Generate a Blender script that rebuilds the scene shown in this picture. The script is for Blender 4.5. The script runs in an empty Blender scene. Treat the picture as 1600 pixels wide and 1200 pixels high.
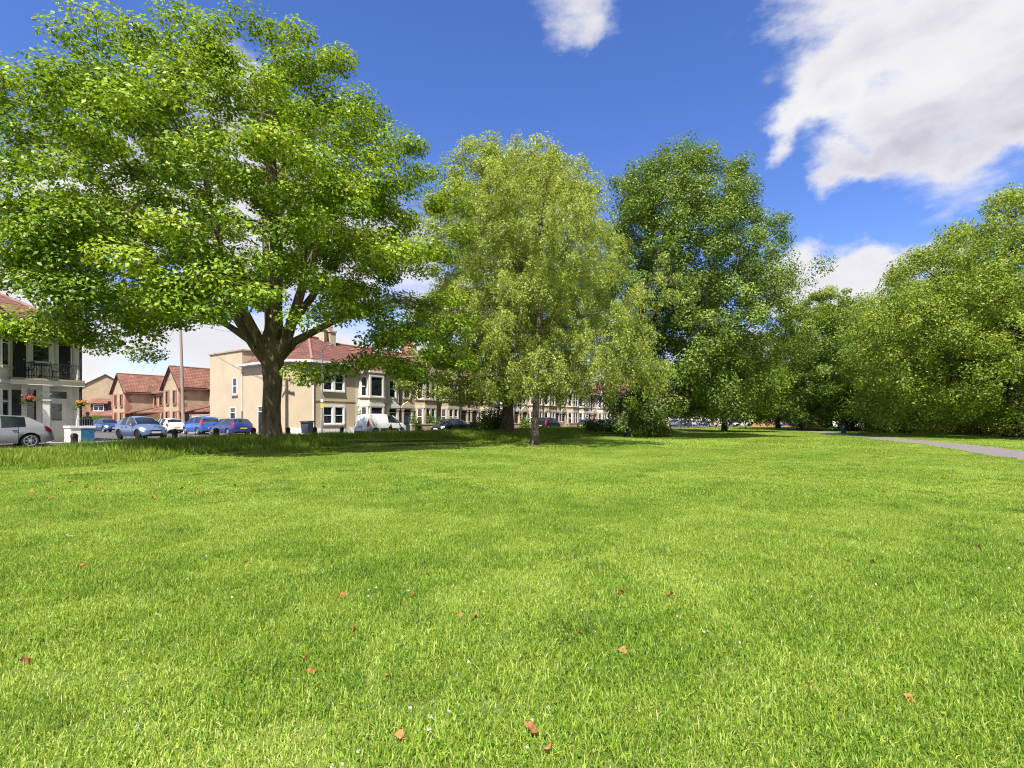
import bpy, math, random
import numpy as np
from mathutils import Vector, Matrix, Quaternion

R = math.radians
scene = bpy.context.scene
COL = scene.collection
random.seed(7)

# ------------------------------------------------------------------ frames
U = np.array([.573, .819])            # along the park road, away from the viewer
N = np.array([.819, -.573])           # from the terrace towards the park
P0 = np.array([-16.3, 41.8])          # street corner of the beige building
TH = math.atan2(.819, .573)
STREET = .2


def td(t, d):
    p = P0 + U * t + N * d
    return float(p[0]), float(p[1])


def dist_d(x, y):
    return (x - P0[0]) * N[0] + (y - P0[1]) * N[1]


def px(ix, Y, iy=None):
    """point at depth Y under photo column ix (and row iy)"""
    X = (ix - 800) / 800 * Y
    if iy is None:
        return X, Y
    return X, Y, 1.4 + (658 - iy) / 800 * Y


def smooth(a, b, x):
    t = np.clip((x - a) / (b - a), 0, 1)
    return t * t * (3 - 2 * t)


def wob(x, y):
    return (np.sin(x * .37 + y * .21) + np.sin(x * -.23 + y * .47 + 1.3) + np.sin(x * .81 - y * .13 + .5) * .6) / 2.6


def H(x, y):
    """height of the ground"""
    x = np.asarray(x, float); y = np.asarray(y, float)
    d = dist_d(x, y)
    fade = 1 - smooth(60, 95, y)
    tl = (x - P0[0]) * U[0] + (y - P0[1]) * U[1]
    mound = (1 - smooth(12.8, 18.5, d)) * .36 * fade * (.35 + .65 * smooth(-21, -12, tl))
    h = mound - (1 - smooth(9.2, 11.5, d)) * .08 * fade
    h = np.where(d < 9.15, .14, h)
    lawn = smooth(19, 24, d) * (1 - smooth(40, 70, y))
    h = h + wob(x * 1.1, y * 1.3) * .035 * lawn * (1 - smooth(12, 18, x))
    return h


# ------------------------------------------------------------------ materials
MATS = {}


def newmat(name):
    m = bpy.data.materials.new(name)
    m.use_nodes = True
    nt = m.node_tree
    nt.nodes.clear()
    out = nt.nodes.new('ShaderNodeOutputMaterial')
    MATS[name] = m
    return m, nt, out


def node(nt, typ, **kw):
    n = nt.nodes.new(typ)
    for k, v in kw.items():
        if k.startswith('in_'):
            n.inputs[k[3:].replace('_', ' ')].default_value = v
        else:
            setattr(n, k, v)
    return n


def ramp(nt, fac, stops):
    r = nt.nodes.new('ShaderNodeValToRGB')
    el = r.color_ramp.elements
    while len(el) < len(stops):
        el.new(.5)
    for e, (p, c) in zip(el, stops):
        e.position = p
        e.color = (*c, 1)
    nt.links.new(fac, r.inputs['Fac'])
    return r.outputs['Color']


def surf(name, c1, c2=None, scale=6.0, rough=.8, bump=0.0, bscale=None, stretch=(1, 1, 1), spec=.4, metal=0.0, coat=0.0, detail=6):
    """a principled surface whose colour wanders between c1 and c2"""
    m, nt, out = newmat(name)
    b = node(nt, 'ShaderNodeBsdfPrincipled')
    b.inputs['Roughness'].default_value = rough
    b.inputs['Specular IOR Level'].default_value = spec
    b.inputs['Metallic'].default_value = metal
    b.inputs['Coat Weight'].default_value = coat
    b.inputs['Coat Roughness'].default_value = .08
    tc = node(nt, 'ShaderNodeTexCoord')
    mp = node(nt, 'ShaderNodeMapping')
    mp.inputs['Scale'].default_value = stretch
    nt.links.new(tc.outputs['Object'], mp.inputs['Vector'])
    if c2 is None:
        c2 = tuple(min(1, c * .82) for c in c1)
    nz = node(nt, 'ShaderNodeTexNoise')
    nz.inputs['Scale'].default_value = scale
    nz.inputs['Detail'].default_value = detail
    nz.inputs['Roughness'].default_value = .62
    nt.links.new(mp.outputs['Vector'], nz.inputs['Vector'])
    c = ramp(nt, nz.outputs['Fac'], [(.32, c2), (.68, c1)])
    nt.links.new(c, b.inputs['Base Color'])
    if bump:
        n2 = node(nt, 'ShaderNodeTexNoise')
        n2.inputs['Scale'].default_value = bscale or scale * 4
        n2.inputs['Detail'].default_value = 5
        nt.links.new(mp.outputs['Vector'], n2.inputs['Vector'])
        bp = node(nt, 'ShaderNodeBump')
        bp.inputs['Strength'].default_value = bump
        bp.inputs['Distance'].default_value = .06 if name.startswith('bark') else .02
        nt.links.new(n2.outputs['Fac'], bp.inputs['Height'])
        nt.links.new(bp.outputs['Normal'], b.inputs['Normal'])
    nt.links.new(b.outputs[0], out.inputs['Surface'])
    return m


def brickmat(name, c1, c2, mortar, bw=.24, bh=.075, rough=.85, vary=.5, axis='XZ', msize=.012):
    m, nt, out = newmat(name)
    b = node(nt, 'ShaderNodeBsdfPrincipled')
    b.inputs['Roughness'].default_value = rough
    tc = node(nt, 'ShaderNodeTexCoord')
    sep = node(nt, 'ShaderNodeSeparateXYZ')
    nt.links.new(tc.outputs['Object'], sep.inputs[0])
    cmb = node(nt, 'ShaderNodeCombineXYZ')
    ad = node(nt, 'ShaderNodeMath', operation='ADD')
    nt.links.new(sep.outputs['X'], ad.inputs[0])
    nt.links.new(sep.outputs['Y'], ad.inputs[1])
    nt.links.new(ad.outputs[0], cmb.inputs['X'])
    nt.links.new(sep.outputs['Z'], cmb.inputs['Y'])
    br = node(nt, 'ShaderNodeTexBrick')
    br.inputs['Scale'].default_value = 1
    br.inputs['Brick Width'].default_value = bw
    br.inputs['Row Height'].default_value = bh
    br.inputs['Mortar Size'].default_value = msize
    br.inputs['Color1'].default_value = (*c1, 1)
    br.inputs['Color2'].default_value = (*c2, 1)
    br.inputs['Mortar'].default_value = (*mortar, 1)
    nt.links.new(cmb.outputs[0], br.inputs['Vector'])
    nz = node(nt, 'ShaderNodeTexNoise')
    nz.inputs['Scale'].default_value = .9
    nz.inputs['Detail'].default_value = 7
    nt.links.new(tc.outputs['Object'], nz.inputs['Vector'])
    mr = node(nt, 'ShaderNodeMapRange')
    mr.inputs['From Min'].default_value = .3; mr.inputs['From Max'].default_value = .7
    mr.inputs['To Min'].default_value = 1 - vary * .5; mr.inputs['To Max'].default_value = 1 + vary * .25
    nt.links.new(nz.outputs['Fac'], mr.inputs['Value'])
    mx = node(nt, 'ShaderNodeMix', data_type='RGBA', blend_type='MULTIPLY')
    mx.inputs['Factor'].default_value = 1
    nt.links.new(br.outputs['Color'], mx.inputs['A'])
    nt.links.new(mr.outputs[0], mx.inputs['B'])
    nt.links.new(mx.outputs['Result'], b.inputs['Base Color'])
    bp = node(nt, 'ShaderNodeBump')
    bp.inputs['Strength'].default_value = .25
    bp.inputs['Distance'].default_value = .01
    nt.links.new(br.outputs['Fac'], bp.inputs['Height'])
    bp.invert = True
    nt.links.new(bp.outputs['Normal'], b.inputs['Normal'])
    nt.links.new(b.outputs[0], out.inputs['Surface'])
    return m


def leafmat(name, dark, mid, light, trans=.38, tcol=None, rough=.5, spec=.35, patch=0.0, pscale=.2):
    """foliage: each leaf has its own colour (the tint attribute of its face)"""
    m, nt, out = newmat(name)
    at = node(nt, 'ShaderNodeAttribute', attribute_name='tint')
    fac = at.outputs['Fac']
    if patch:
        gt = node(nt, 'ShaderNodeTexCoord')
        nz = node(nt, 'ShaderNodeTexNoise')
        nz.inputs['Scale'].default_value = pscale
        nz.inputs['Detail'].default_value = 3
        geo = node(nt, 'ShaderNodeNewGeometry')
        nt.links.new(geo.outputs['Position'], nz.inputs['Vector'])
        m1 = node(nt, 'ShaderNodeMath', operation='MULTIPLY_ADD')
        nt.links.new(nz.outputs['Fac'], m1.inputs[0])
        m1.inputs[1].default_value = patch
        m1.inputs[2].default_value = -patch * .5
        m2 = node(nt, 'ShaderNodeMath', operation='ADD')
        nt.links.new(fac, m2.inputs[0]); nt.links.new(m1.outputs[0], m2.inputs[1])
        fac = m2.outputs[0]
    c = ramp(nt, fac, [(0, dark), (.5, mid), (1, light)])
    b = node(nt, 'ShaderNodeBsdfPrincipled')
    b.inputs['Roughness'].default_value = rough
    b.inputs['Specular IOR Level'].default_value = spec
    nt.links.new(c, b.inputs['Base Color'])
    t = node(nt, 'ShaderNodeBsdfTranslucent')
    mx = node(nt, 'ShaderNodeMix', data_type='RGBA', blend_type='MULTIPLY')
    mx.inputs['Factor'].default_value = 1
    mx.inputs['B'].default_value = (*(tcol or (1.25, 1.15, .55)), 1)
    nt.links.new(c, mx.inputs['A'])
    nt.links.new(mx.outputs['Result'], t.inputs['Color'])
    ms = node(nt, 'ShaderNodeMixShader')
    ms.inputs[0].default_value = trans
    nt.links.new(b.outputs[0], ms.inputs[1]); nt.links.new(t.outputs[0], ms.inputs[2])
    nt.links.new(ms.outputs[0], out.inputs['Surface'])
    return m


def glassmat(name, col=(.018, .022, .026), rough=.06):
    m, nt, out = newmat(name)
    b = node(nt, 'ShaderNodeBsdfPrincipled')
    b.inputs['Roughness'].default_value = rough
    b.inputs['Specular IOR Level'].default_value = .75
    tc = node(nt, 'ShaderNodeTexCoord')
    nz = node(nt, 'ShaderNodeTexNoise')
    nz.inputs['Scale'].default_value = 1.7
    nt.links.new(tc.outputs['Object'], nz.inputs['Vector'])
    c = ramp(nt, nz.outputs['Fac'], [(.35, tuple(v * .5 for v in col)), (.7, tuple(v * 1.6 for v in col))])
    nt.links.new(c, b.inputs['Base Color'])
    bp = node(nt, 'ShaderNodeBump')
    bp.inputs['Strength'].default_value = .04
    nt.links.new(nz.outputs['Fac'], bp.inputs['Height'])
    nt.links.new(bp.outputs['Normal'], b.inputs['Normal'])
    nt.links.new(b.outputs[0], out.inputs['Surface'])
    return m


def tilemat(name, c1, c2, bw=.3, bh=.34):
    """roof tiles: rows by height, columns along the eaves"""
    m = brickmat(name, c1, c2, tuple(v * .35 for v in c2), bw, bh * .55, .75, .7, msize=.022)
    return m


# ------------------------------------------------------------------ mesh builder
class MB:
    def __init__(s):
        s.v = []; s.f = []; s.m = []

    def poly(s, pts, mi=0):
        b = len(s.v)
        s.v += [tuple(p) for p in pts]
        s.f.append(tuple(range(b, b + len(pts)))); s.m.append(mi)

    def box(s, x0, x1, y0, y1, z0, z1, mi=0):
        b = len(s.v)
        s.v += [(x0, y0, z0), (x1, y0, z0), (x1, y1, z0), (x0, y1, z0), (x0, y0, z1), (x1, y0, z1), (x1, y1, z1), (x0, y1, z1)]
        for q in ((3, 2, 1, 0), (4, 5, 6, 7), (0, 1, 5, 4), (1, 2, 6, 5), (2, 3, 7, 6), (3, 0, 4, 7)):
            s.f.append(tuple(b + i for i in q)); s.m.append(mi)
        return s

    def extr(s, pts, vec, mi=0):
        """closed prism: polygon pts swept by vec"""
        b = len(s.v); n = len(pts)
        s.v += [tuple(p) for p in pts] + [tuple(p[i] + vec[i] for i in range(3)) for p in pts]
        s.f.append(tuple(b + i for i in range(n))[::-1]); s.m.append(mi)
        s.f.append(tuple(b + n + i for i in range(n))); s.m.append(mi)
        for i in range(n):
            j = (i + 1) % n
            s.f.append((b + i, b + j, b + n + j, b + n + i)); s.m.append(mi)
        return s

    def tube(s, pts, rad, sides=6, mi=0, cap=True, wob=0, rng=None):
        pts = [Vector(p) for p in pts]
        if not hasattr(rad, '__len__'):
            rad = [rad] * len(pts)
        b = len(s.v)
        up = None
        for i, p in enumerate(pts):
            t = (pts[min(i + 1, len(pts) - 1)] - pts[max(i - 1, 0)])
            if t.length < 1e-9:
                t = Vector((0, 0, 1))
            t.normalize()
            if up is None:
                up = Vector((1, 0, 0)) if abs(t.x) < .8 else Vector((0, 1, 0))
            up = (up - t * up.dot(t)).normalized()
            w = t.cross(up)
            for k in range(sides):
                a = 2 * math.pi * k / sides
                r = rad[i]
                if wob:
                    r *= 1 + wob * (math.sin(a * 3 + i * .35) * .5 + math.sin(a * 5 + i * .8 + 1) * .35 + math.sin(a * 2 - i * .5) * .4)
                s.v.append(tuple(p + (up * math.cos(a) + w * math.sin(a)) * r))
        for i in range(len(pts) - 1):
            for k in range(sides):
                j = (k + 1) % sides
                s.f.append((b + i * sides + k, b + i * sides + j, b + (i + 1) * sides + j, b + (i + 1) * sides + k)); s.m.append(mi)
        if cap:
            s.f.append(tuple(b + k for k in range(sides))[::-1]); s.m.append(mi)
            e = b + (len(pts) - 1) * sides
            s.f.append(tuple(e + k for k in range(sides))); s.m.append(mi)
        return s

    def lathe(s, prof, segs=16, c=(0, 0, 0), axis='z', mi=0):
        b = len(s.v); n = len(prof)
        for (r, h) in prof:
            for k in range(segs):
                a = 2 * math.pi * k / segs
                if axis == 'z':
                    p = (c[0] + r * math.cos(a), c[1] + r * math.sin(a), c[2] + h)
                else:
                    p = (c[0] + r * math.cos(a), c[1] + h, c[2] + r * math.sin(a))
                s.v.append(p)
        for i in range(n - 1):
            for k in range(segs):
                j = (k + 1) % segs
                s.f.append((b + i * segs + k, b + i * segs + j, b + (i + 1) * segs + j, b + (i + 1) * segs + k)); s.m.append(mi)
        s.f.append(tuple(b + k for k in range(segs))[::-1]); s.m.append(mi)
        s.f.append(tuple(b + (n - 1) * segs + k for k in range(segs))); s.m.append(mi)
        return s

    def mesh(s, name, mats, smooth=False, angle=None):
        me = bpy.data.meshes.new(name)
        me.from_pydata(s.v, [], s.f)
        if not isinstance(mats, (list, tuple)):
            mats = [mats]
        for m in mats:
            me.materials.append(m if not isinstance(m, str) else MATS[m])
        if len(mats) > 1:
            me.polygons.foreach_set('material_index', s.m)
        if smooth:
            me.polygons.foreach_set('use_smooth', [True] * len(me.polygons))
            if angle:
                me.set_sharp_from_angle(angle=R(angle))
        me.update()
        return me

    def build(s, name, mats, parent=None, smooth=False, angle=None, loc=(0, 0, 0), rz=0):
        return link(name, s.mesh(name, mats, smooth, angle), parent, loc, rz)


def link(name, me, parent=None, loc=(0, 0, 0), rz=0):
    o = bpy.data.objects.new(name, me)
    COL.objects.link(o)
    o.location = loc
    o.rotation_euler = (0, 0, rz)
    if parent is not None:
        o.parent = parent
    return o


def thing(name, label, cat, loc=(0, 0, 0), rz=0, group=None):
    o = link(name, None, None, loc, rz)
    return tag(o, label, cat, group)


def tag(o, label, cat, group=None, kind=None):
    o['label'] = label; o['category'] = cat
    if group: o['group'] = group
    if kind: o['kind'] = kind
    return o


def struct(o, kind='structure'):
    o['kind'] = kind
    return o


def copy_tree(o, parent=None):
    c = o.copy(); COL.objects.link(c)
    if parent is not None:
        c.parent = parent
    for ch in [x for x in COL.objects if x.parent == o]:
        copy_tree(ch, c)
    return c


def npmesh(name, verts, quads, mat, tint=None, tris=None, smooth=False):
    """mesh from numpy arrays: quads (n,4) and/or tris (m,3)"""
    me = bpy.data.meshes.new(name)
    nq = len(quads) if quads is not None else 0
    nt_ = len(tris) if tris is not None else 0
    me.vertices.add(len(verts))
    me.vertices.foreach_set('co', np.asarray(verts, np.float32).ravel())
    loops = np.concatenate([a.ravel() for a in (quads, tris) if a is not None and len(a)]).astype(np.int32)
    me.loops.add(len(loops))
    me.loops.foreach_set('vertex_index', loops)
    starts = np.concatenate([np.arange(nq) * 4, nq * 4 + np.arange(nt_) * 3]).astype(np.int32)
    me.polygons.add(nq + nt_)
    me.polygons.foreach_set('loop_start', starts)
    me.update(calc_edges=True)
    if smooth:
        me.polygons.foreach_set('use_smooth', np.ones(nq + nt_, bool))
    me.materials.append(mat if not isinstance(mat, str) else MATS[mat])
    if tint is not None:
        a = me.attributes.new('tint', 'FLOAT', 'FACE')
        a.data.foreach_set('value', np.asarray(tint, np.float32))
    me.validate()
    return me


def unit(a):
    return a / np.maximum(np.linalg.norm(a, axis=-1, keepdims=True), 1e-9)


def leaf_quads(rng, c, nrm, size, aspect=.62, fold=.12, drop=None):
    """diamond leaves: centres c, normals nrm, lengths size"""
    n = len(c)
    nrm = unit(nrm)
    t = rng.normal(size=(n, 3))
    if drop is not None:
        t = t * (1 - drop) + np.array([0, 0, -1.]) * drop * 1.6
    a = unit(t - nrm * (t * nrm).sum(1, keepdims=True))
    b = np.cross(nrm, a)
    L = size[:, None] * .5
    W = L * aspect
    v = np.empty((n, 4, 3))
    v[:, 0] = c + a * L
    v[:, 1] = c + b * W + nrm * L * fold - a * L * .15
    v[:, 2] = c - a * L
    v[:, 3] = c - b * W + nrm * L * fold - a * L * .15
    q = np.arange(n * 4).reshape(n, 4)
    return v.reshape(-1, 3), q


# ------------------------------------------------------------------ palette
surf('bark_maple', (.26, .19, .115), (.06, .046, .026), 2.0, .95, 1.0, 9, (2.4, 2.4, .7), detail=9)
surf('bark_birch', (.20, .155, .115), (.055, .045, .035), 3, .9, .6, 12, (1, 1, 2.5))
surf('bark_dark', (.10, .085, .06), (.03, .027, .02), 3, .95, .8, 12, (2, 2, .6))
surf('bark_ivy', (.16, .10, .055), (.05, .04, .02), 4, .95, .8, 14, (1.5, 1.5, .7))
leafmat('leaf_maple', (.065, .135, .009), (.205, .335, .015), (.39, .48, .032), .34)
leafmat('leaf_birch', (.17, .235, .035), (.315, .40, .065), (.50, .54, .17), .43)
leafmat('leaf_poplar', (.15, .215, .03), (.285, .37, .055), (.45, .5, .15), .40)
leafmat('leaf_ash', (.055, .11, .012), (.138, .225, .025), (.265, .345, .05), .30)
leafmat('leaf_lime', (.08, .14, .014), (.165, .25, .026), (.29, .36, .05), .36)
leafmat('leaf_plane', (.10, .17, .018), (.235, .335, .036), (.42, .48, .085), .42)
leafmat('leaf_park', (.10, .16, .018), (.205, .29, .036), (.35, .41, .08), .38)
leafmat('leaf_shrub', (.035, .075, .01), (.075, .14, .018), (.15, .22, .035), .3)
leafmat('leaf_hedge', (.055, .11, .01), (.11, .19, .015), (.2, .28, .025), .35)
leafmat('grass_blade', (.085, .195, .016), (.325, .47, .044), (.58, .63, .18), .42, (1.15, 1.1, .5), .5, .3, .45, 1.7)
leafmat('grass_long', (.09, .18, .014), (.21, .33, .026), (.42, .50, .10), .38, (1.15, 1.1, .5), .55, .25, .5, .4)
leafmat('grass_tuft', (.035, .10, .012), (.09, .20, .018), (.26, .38, .055), .36, (1.15, 1.1, .5), .5, .3)
leafmat('dead_leaf', (.26, .10, .035), (.42, .18, .06), (.55, .30, .13), .2, (1, .7, .4), .7, .2)
leafmat('pale_leaf', (.3, .34, .1), (.42, .45, .16), (.5, .5, .22), .25)
leafmat('petal', (.5, .48, .42), (.75, .72, .66), (.85, .84, .8), .25, (1, 1, 1))
leafmat('flower_red', (.5, .02, .03), (.65, .05, .06), (.7, .15, .2), .2, (1, 1, 1))
leafmat('flower_orange', (.6, .15, .03), (.7, .3, .05), (.75, .5, .1), .2, (1, 1, 1))
surf('earth', (.15, .20, .03), (.085, .12, .02), .9, .95, .5, 30, detail=9)
surf('asphalt', (.115, .105, .105), (.075, .07, .072), 1.2, .9, .4, 60)
surf('path_asphalt', (.215, .18, .175), (.14, .12, .12), 1.5, .9, .5, 60)
surf('pavement', (.29, .27, .255), (.21, .2, .19), 1.6, .9, .3, 40)
surf('kerb', (.30, .29, .27), (.2, .19, .18), 3, .9, .3, 30)
surf('beige_render', (.55, .45, .31), (.48, .385, .26), .6, .9, 0, 50, detail=8)
surf('cream_paint', (.68, .62, .52), (.58, .52, .43), 1.2, .8, 0, 30)
surf('white_paint', (.84, .81, .76), (.75, .72, .67), 1.4, .7, 0, 30)
surf('white_trim', (.80, .80, .79), (.72, .72, .70), 3, .45)
surf('stone', (.47, .38, .255), (.30, .24, .16), 1.1, .9, 0, 18, detail=8)
surf('stone_pale', (.55, .47, .345), (.40, .33, .24), 1.3, .9, 0, 18)
surf('stone_white', (.66, .62, .545), (.52, .48, .41), 1.2, .85, 0, 20)
brickmat('stone_block', (.42, .33, .225), (.32, .25, .165), (.30, .25, .18), .45, .2, .9, .7)
brickmat('buff_brick', (.50, .365, .21), (.43, .31, .175), (.42, .36, .27), .23, .075, .9, .45)
brickmat('red_brick', (.40, .13, .07), (.33, .10, .055), (.35, .25, .2), .23, .075, .9, .4)
tilemat('tile_red', (.22, .085, .056), (.165, .062, .045))
tilemat('tile_brown', (.235, .105, .075), (.17, .078, .06))
tilemat('tile_rust', (.29, .125, .075), (.22, .09, .058))
surf('ridge_tile', (.30, .17, .12), (.22, .12, .09), 3, .85)
surf('terracotta', (.45, .2, .09), (.36, .15, .07), 3, .85)
glassmat('glass')
glassmat('car_glass', (.02, .026, .03), .03)
surf('blind', (.5, .52, .53), (.4, .43, .45), 3, .5)
surf('door_dark', (.02, .022, .03), (.012, .013, .018), 3, .4)
surf('door_blue', (.03, .055, .10), (.02, .04, .08), 3, .4)
surf('door_green', (.03, .12, .09), (.02, .09, .07), 3, .4)
surf('door_red', (.2, .04, .03), (.15, .03, .025), 3, .4)
surf('iron', (.025, .025, .028), (.015, .015, .016), 8, .5)
surf('wood_dark', (.05, .038, .03), (.028, .022, .018), 5, .8, .3, 20, (3, 3, .5))
surf('pole_wood', (.36, .30, .235), (.24, .20, .155), 2, .9, .3, 20, (4, 4, .4))
surf('galv', (.26, .28, .30), (.2, .215, .235), 5, .45, metal=.5)
surf('bin_black', (.03, .032, .038), (.02, .021, .025), 4, .5)
surf('bin_face', (.06, .075, .12), (.045, .055, .09), 4, .5)
surf('tyre', (.02, .02, .02), (.012, .012, .012), 20, .85)
surf('alloy', (.62, .62, .63), (.5, .5, .51), 6, .3, metal=.6)
surf('black_plastic', (.025, .025, .027), (.018, .018, .02), 10, .6)
surf('lamp_clear', (.7, .72, .75), (.55, .57, .6), 8, .1, coat=.6)
surf('lamp_red', (.42, .015, .02), (.3, .01, .015), 8, .15, coat=.6)
surf('plate_white', (.8, .8, .78), (.74, .74, .72), 30, .4)
surf('plate_yellow', (.75, .5, .05), (.68, .44, .04), 30, .4)
surf('skin', (.5, .3, .22), (.42, .25, .18), 10, .6)
surf('coat_dark', (.03, .028, .034), (.02, .018, .022), 8, .9)
surf('trousers', (.025, .027, .035), (.018, .02, .026), 8, .9)
surf('cap_grey', (.17, .17, .19), (.12, .12, .135), 8, .9)
surf('maroon', (.14, .015, .035), (.1, .01, .025), 8, .8)
surf('mural_blue', (.03, .17, .32), (.012, .05, .12), 6.5, .6, detail=3, stretch=(1, 1, 2.2))
surf('fence_orange', (.52, .27, .10), (.42, .21, .08), 3, .85, stretch=(1, 1, .3))
surf('pink_wall', (.62, .45, .42), (.54, .39, .36), 1, .9)
for nm, c in dict(silver=(.29, .29, .30), iceblue=(.14, .19, .33), darkblue=(.02, .055, .15), white=(.78, .78, .77), brightblue=(.012, .13, .50), navy=(.022, .045, .20), black=(.012, .013, .022), greyblue=(.10, .14, .22), dim=(.03, .033, .04), purple=(.06, .03, .16), lightgrey=(.42, .44, .47)).items():
    surf('paint_' + nm, c, tuple(v * .96 for v in c), 2, .28, metal=.25 if nm in ('silver', 'iceblue', 'greyblue', 'lightgrey', 'brightblue', 'navy') else 0, coat=.7, spec=.5)

# ------------------------------------------------------------------ light, sky
SUN_EL = R(58)
sun_h = np.array([.19, .982])                       # the way the light travels over the ground
tr = Vector((sun_h[0] * math.cos(SUN_EL), sun_h[1] * math.cos(SUN_EL), -math.sin(SUN_EL)))
ld = bpy.data.lights.new('sun', 'SUN')
ld.energy = 4.6; ld.angle = R(.53); ld.color = (1, .955, .88)
lo = bpy.data.objects.new('sun', ld); COL.objects.link(lo)
lo.rotation_euler = tr.to_track_quat('-Z', 'Y').to_euler()
lo.location = (-5, -20, 40)

world = bpy.data.worlds.new('World'); scene.world = world
world.use_nodes = True
wt = world.node_tree; wt.nodes.clear()
wo = node(wt, 'ShaderNodeOutputWorld')
bg = node(wt, 'ShaderNodeBackground'); bg.inputs['Strength'].default_value = .14
sky = node(wt, 'ShaderNodeTexSky', sky_type='NISHITA')
sky.sun_disc = False
sky.sun_elevation = SUN_EL
sky.sun_rotation = math.atan2(-sun_h[0], -sun_h[1])
sky.altitude = 900; sky.air_density = 1.0; sky.dust_density = .1; sky.ozone_density = 4.5
tc = node(wt, 'ShaderNodeTexCoord')
nz1 = node(wt, 'ShaderNodeTexNoise'); nz1.inputs['Scale'].default_value = 7; nz1.inputs['Detail'].default_value = 8; nz1.inputs['Roughness'].default_value = .6
wt.links.new(tc.outputs['Generated'], nz1.inputs['Vector'])
off = node(wt, 'ShaderNodeVectorMath', operation='MULTIPLY_ADD')
wt.links.new(nz1.outputs['Color'], off.inputs[0])
off.inputs[1].default_value = (.13, .13, .13)
sb = node(wt, 'ShaderNodeVectorMath', operation='ADD'); sb.inputs[1].default_value = (-.065, -.065, -.065)
wt.links.new(tc.outputs['Generated'], sb.inputs[0])
wt.links.new(sb.outputs[0], off.inputs[2])
BLOBS = [(1490, 35, 225, 120, 1), (1625, 60, 250, 180, 1), (1365, 65, 98, 100, 1), (1282, 138, 68, 72, 1), (1235, 190, 38, 48, .9), (1318, 158, 82, 58, 1), (1430, 170, 130, 80, 1),
         (1580, 185, 130, 62, 1), (1345, 250, 62, 34, 1), (1410, 228, 85, 36, 1), (1300, 280, 28, 32, .8), (1510, 235, 90, 28, .9), (1390, -60, 150, 100, 1),
         (905, 5, 60, 52, .75), (915, 48, 34, 34, .6), (900, -40, 80, 50, .8),
         (1232, 428, 48, 38, 1), (1295, 436, 80, 36, 1), (1375, 440, 85, 28, 1), (1450, 422, 90, 34, 1), (1400, 425, 120, 32, 1), (1255, 410, 40, 30, .9), (1250, 480, 90, 36, .8), (1340, 472, 100, 36, 1),
         (420, 340, 190, 130, 1), (240, 330, 170, 100, 1), (570, 400, 130, 110, 1), (330, 530, 240, 60, 1), (120, 545, 170, 50, 1), (520, 550, 200, 50, 1), (40, 460, 110, 50, .9),
         (380, 170, 90, 80, .8), (690, 480, 110, 60, .9), (300, 615, 500, 40, 1), (900, 590, 300, 50, .8), (1160, 540, 140, 40, .8),
         (1434, 312, 26, 9, .62), (1487, 298, 22, 8, .55)]
acc = None
FILL_CLOUDS = [(-.7, -.7, .35, 2.6, 4.5), (.1, -1, .5, 2.4, 4.0), (.8, -.5, .4, 2.6, 4.5), (-1, .05, .5, 3.0, 4.5), (.9, -.1, .9, 3.0, 3.5), (-.35, -.55, 1, 3.2, 3.6), (.45, -.9, .15, 2.6, 6), (-.3, -1, .15, 2.6, 6), (1, .1, .25, 3.4, 5)]  # unseen clouds behind and above the camera, added to raise the fill light
for bl in BLOBS + FILL_CLOUDS:
    if bl in FILL_CLOUDS:
        v = unit(np.array(bl[:3])); sx, sz, w = bl[3], bl[4], 1
    else:
        bx, by, rx, ry, w = bl
        v = np.array([(bx - 800) / 800, 1, (658 - by) / 800]); n_ = np.linalg.norm(v); v /= n_
        sx, sz = 800 * n_ / rx, 800 * n_ / ry
    sy = (sx + sz) / 2
    ma = node(wt, 'ShaderNodeVectorMath', operation='MULTIPLY_ADD')
    wt.links.new(off.outputs[0], ma.inputs[0])
    ma.inputs[1].default_value = (sx, sy * .6, sz)
    ma.inputs[2].default_value = (-v[0] * sx, -v[1] * sy * .6, -v[2] * sz)
    ln = node(wt, 'ShaderNodeVectorMath', operation='LENGTH')
    wt.links.new(ma.outputs[0], ln.inputs[0])
    f = node(wt, 'ShaderNodeMath', operation='MULTIPLY_ADD')
    wt.links.new(ln.outputs['Value'], f.inputs[0]); f.inputs[1].default_value = -w; f.inputs[2].default_value = 1.25 * w
    if acc is None:
        acc = f.outputs[0]
    else:
        mxn = node(wt, 'ShaderNodeMath', operation='SMOOTH_MAX')
        mxn.inputs[2].default_value = .18
        wt.links.new(acc, mxn.inputs[0]); wt.links.new(f.outputs[0], mxn.inputs[1])
        acc = mxn.outputs[0]
nz2 = node(wt, 'ShaderNodeTexNoise'); nz2.inputs['Scale'].default_value = 11; nz2.inputs['Detail'].default_value = 9; nz2.inputs['Roughness'].default_value = .62
mpn = node(wt, 'ShaderNodeMapping'); mpn.inputs['Rotation'].default_value = (0, R(28), 0); mpn.inputs['Scale'].default_value = (.7, .7, 1.7)
wt.links.new(tc.outputs['Generated'], mpn.inputs['Vector']); wt.links.new(mpn.outputs[0], nz2.inputs['Vector'])
m_ = node(wt, 'ShaderNodeMath', operation='MULTIPLY_ADD')
wt.links.new(nz2.outputs['Fac'], m_.inputs[0]); m_.inputs[1].default_value = 1.55
ad_ = node(wt, 'ShaderNodeMath', operation='ADD'); ad_.inputs[1].default_value = -.83
wt.links.new(acc, ad_.inputs[0]); wt.links.new(ad_.outputs[0], m_.inputs[2])
al = node(wt, 'ShaderNodeMapRange', interpolation_type='SMOOTHSTEP')
al.inputs['From Min'].default_value = .0; al.inputs['From Max'].default_value = .74
wt.links.new(m_.outputs[0], al.inputs['Value'])
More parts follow.
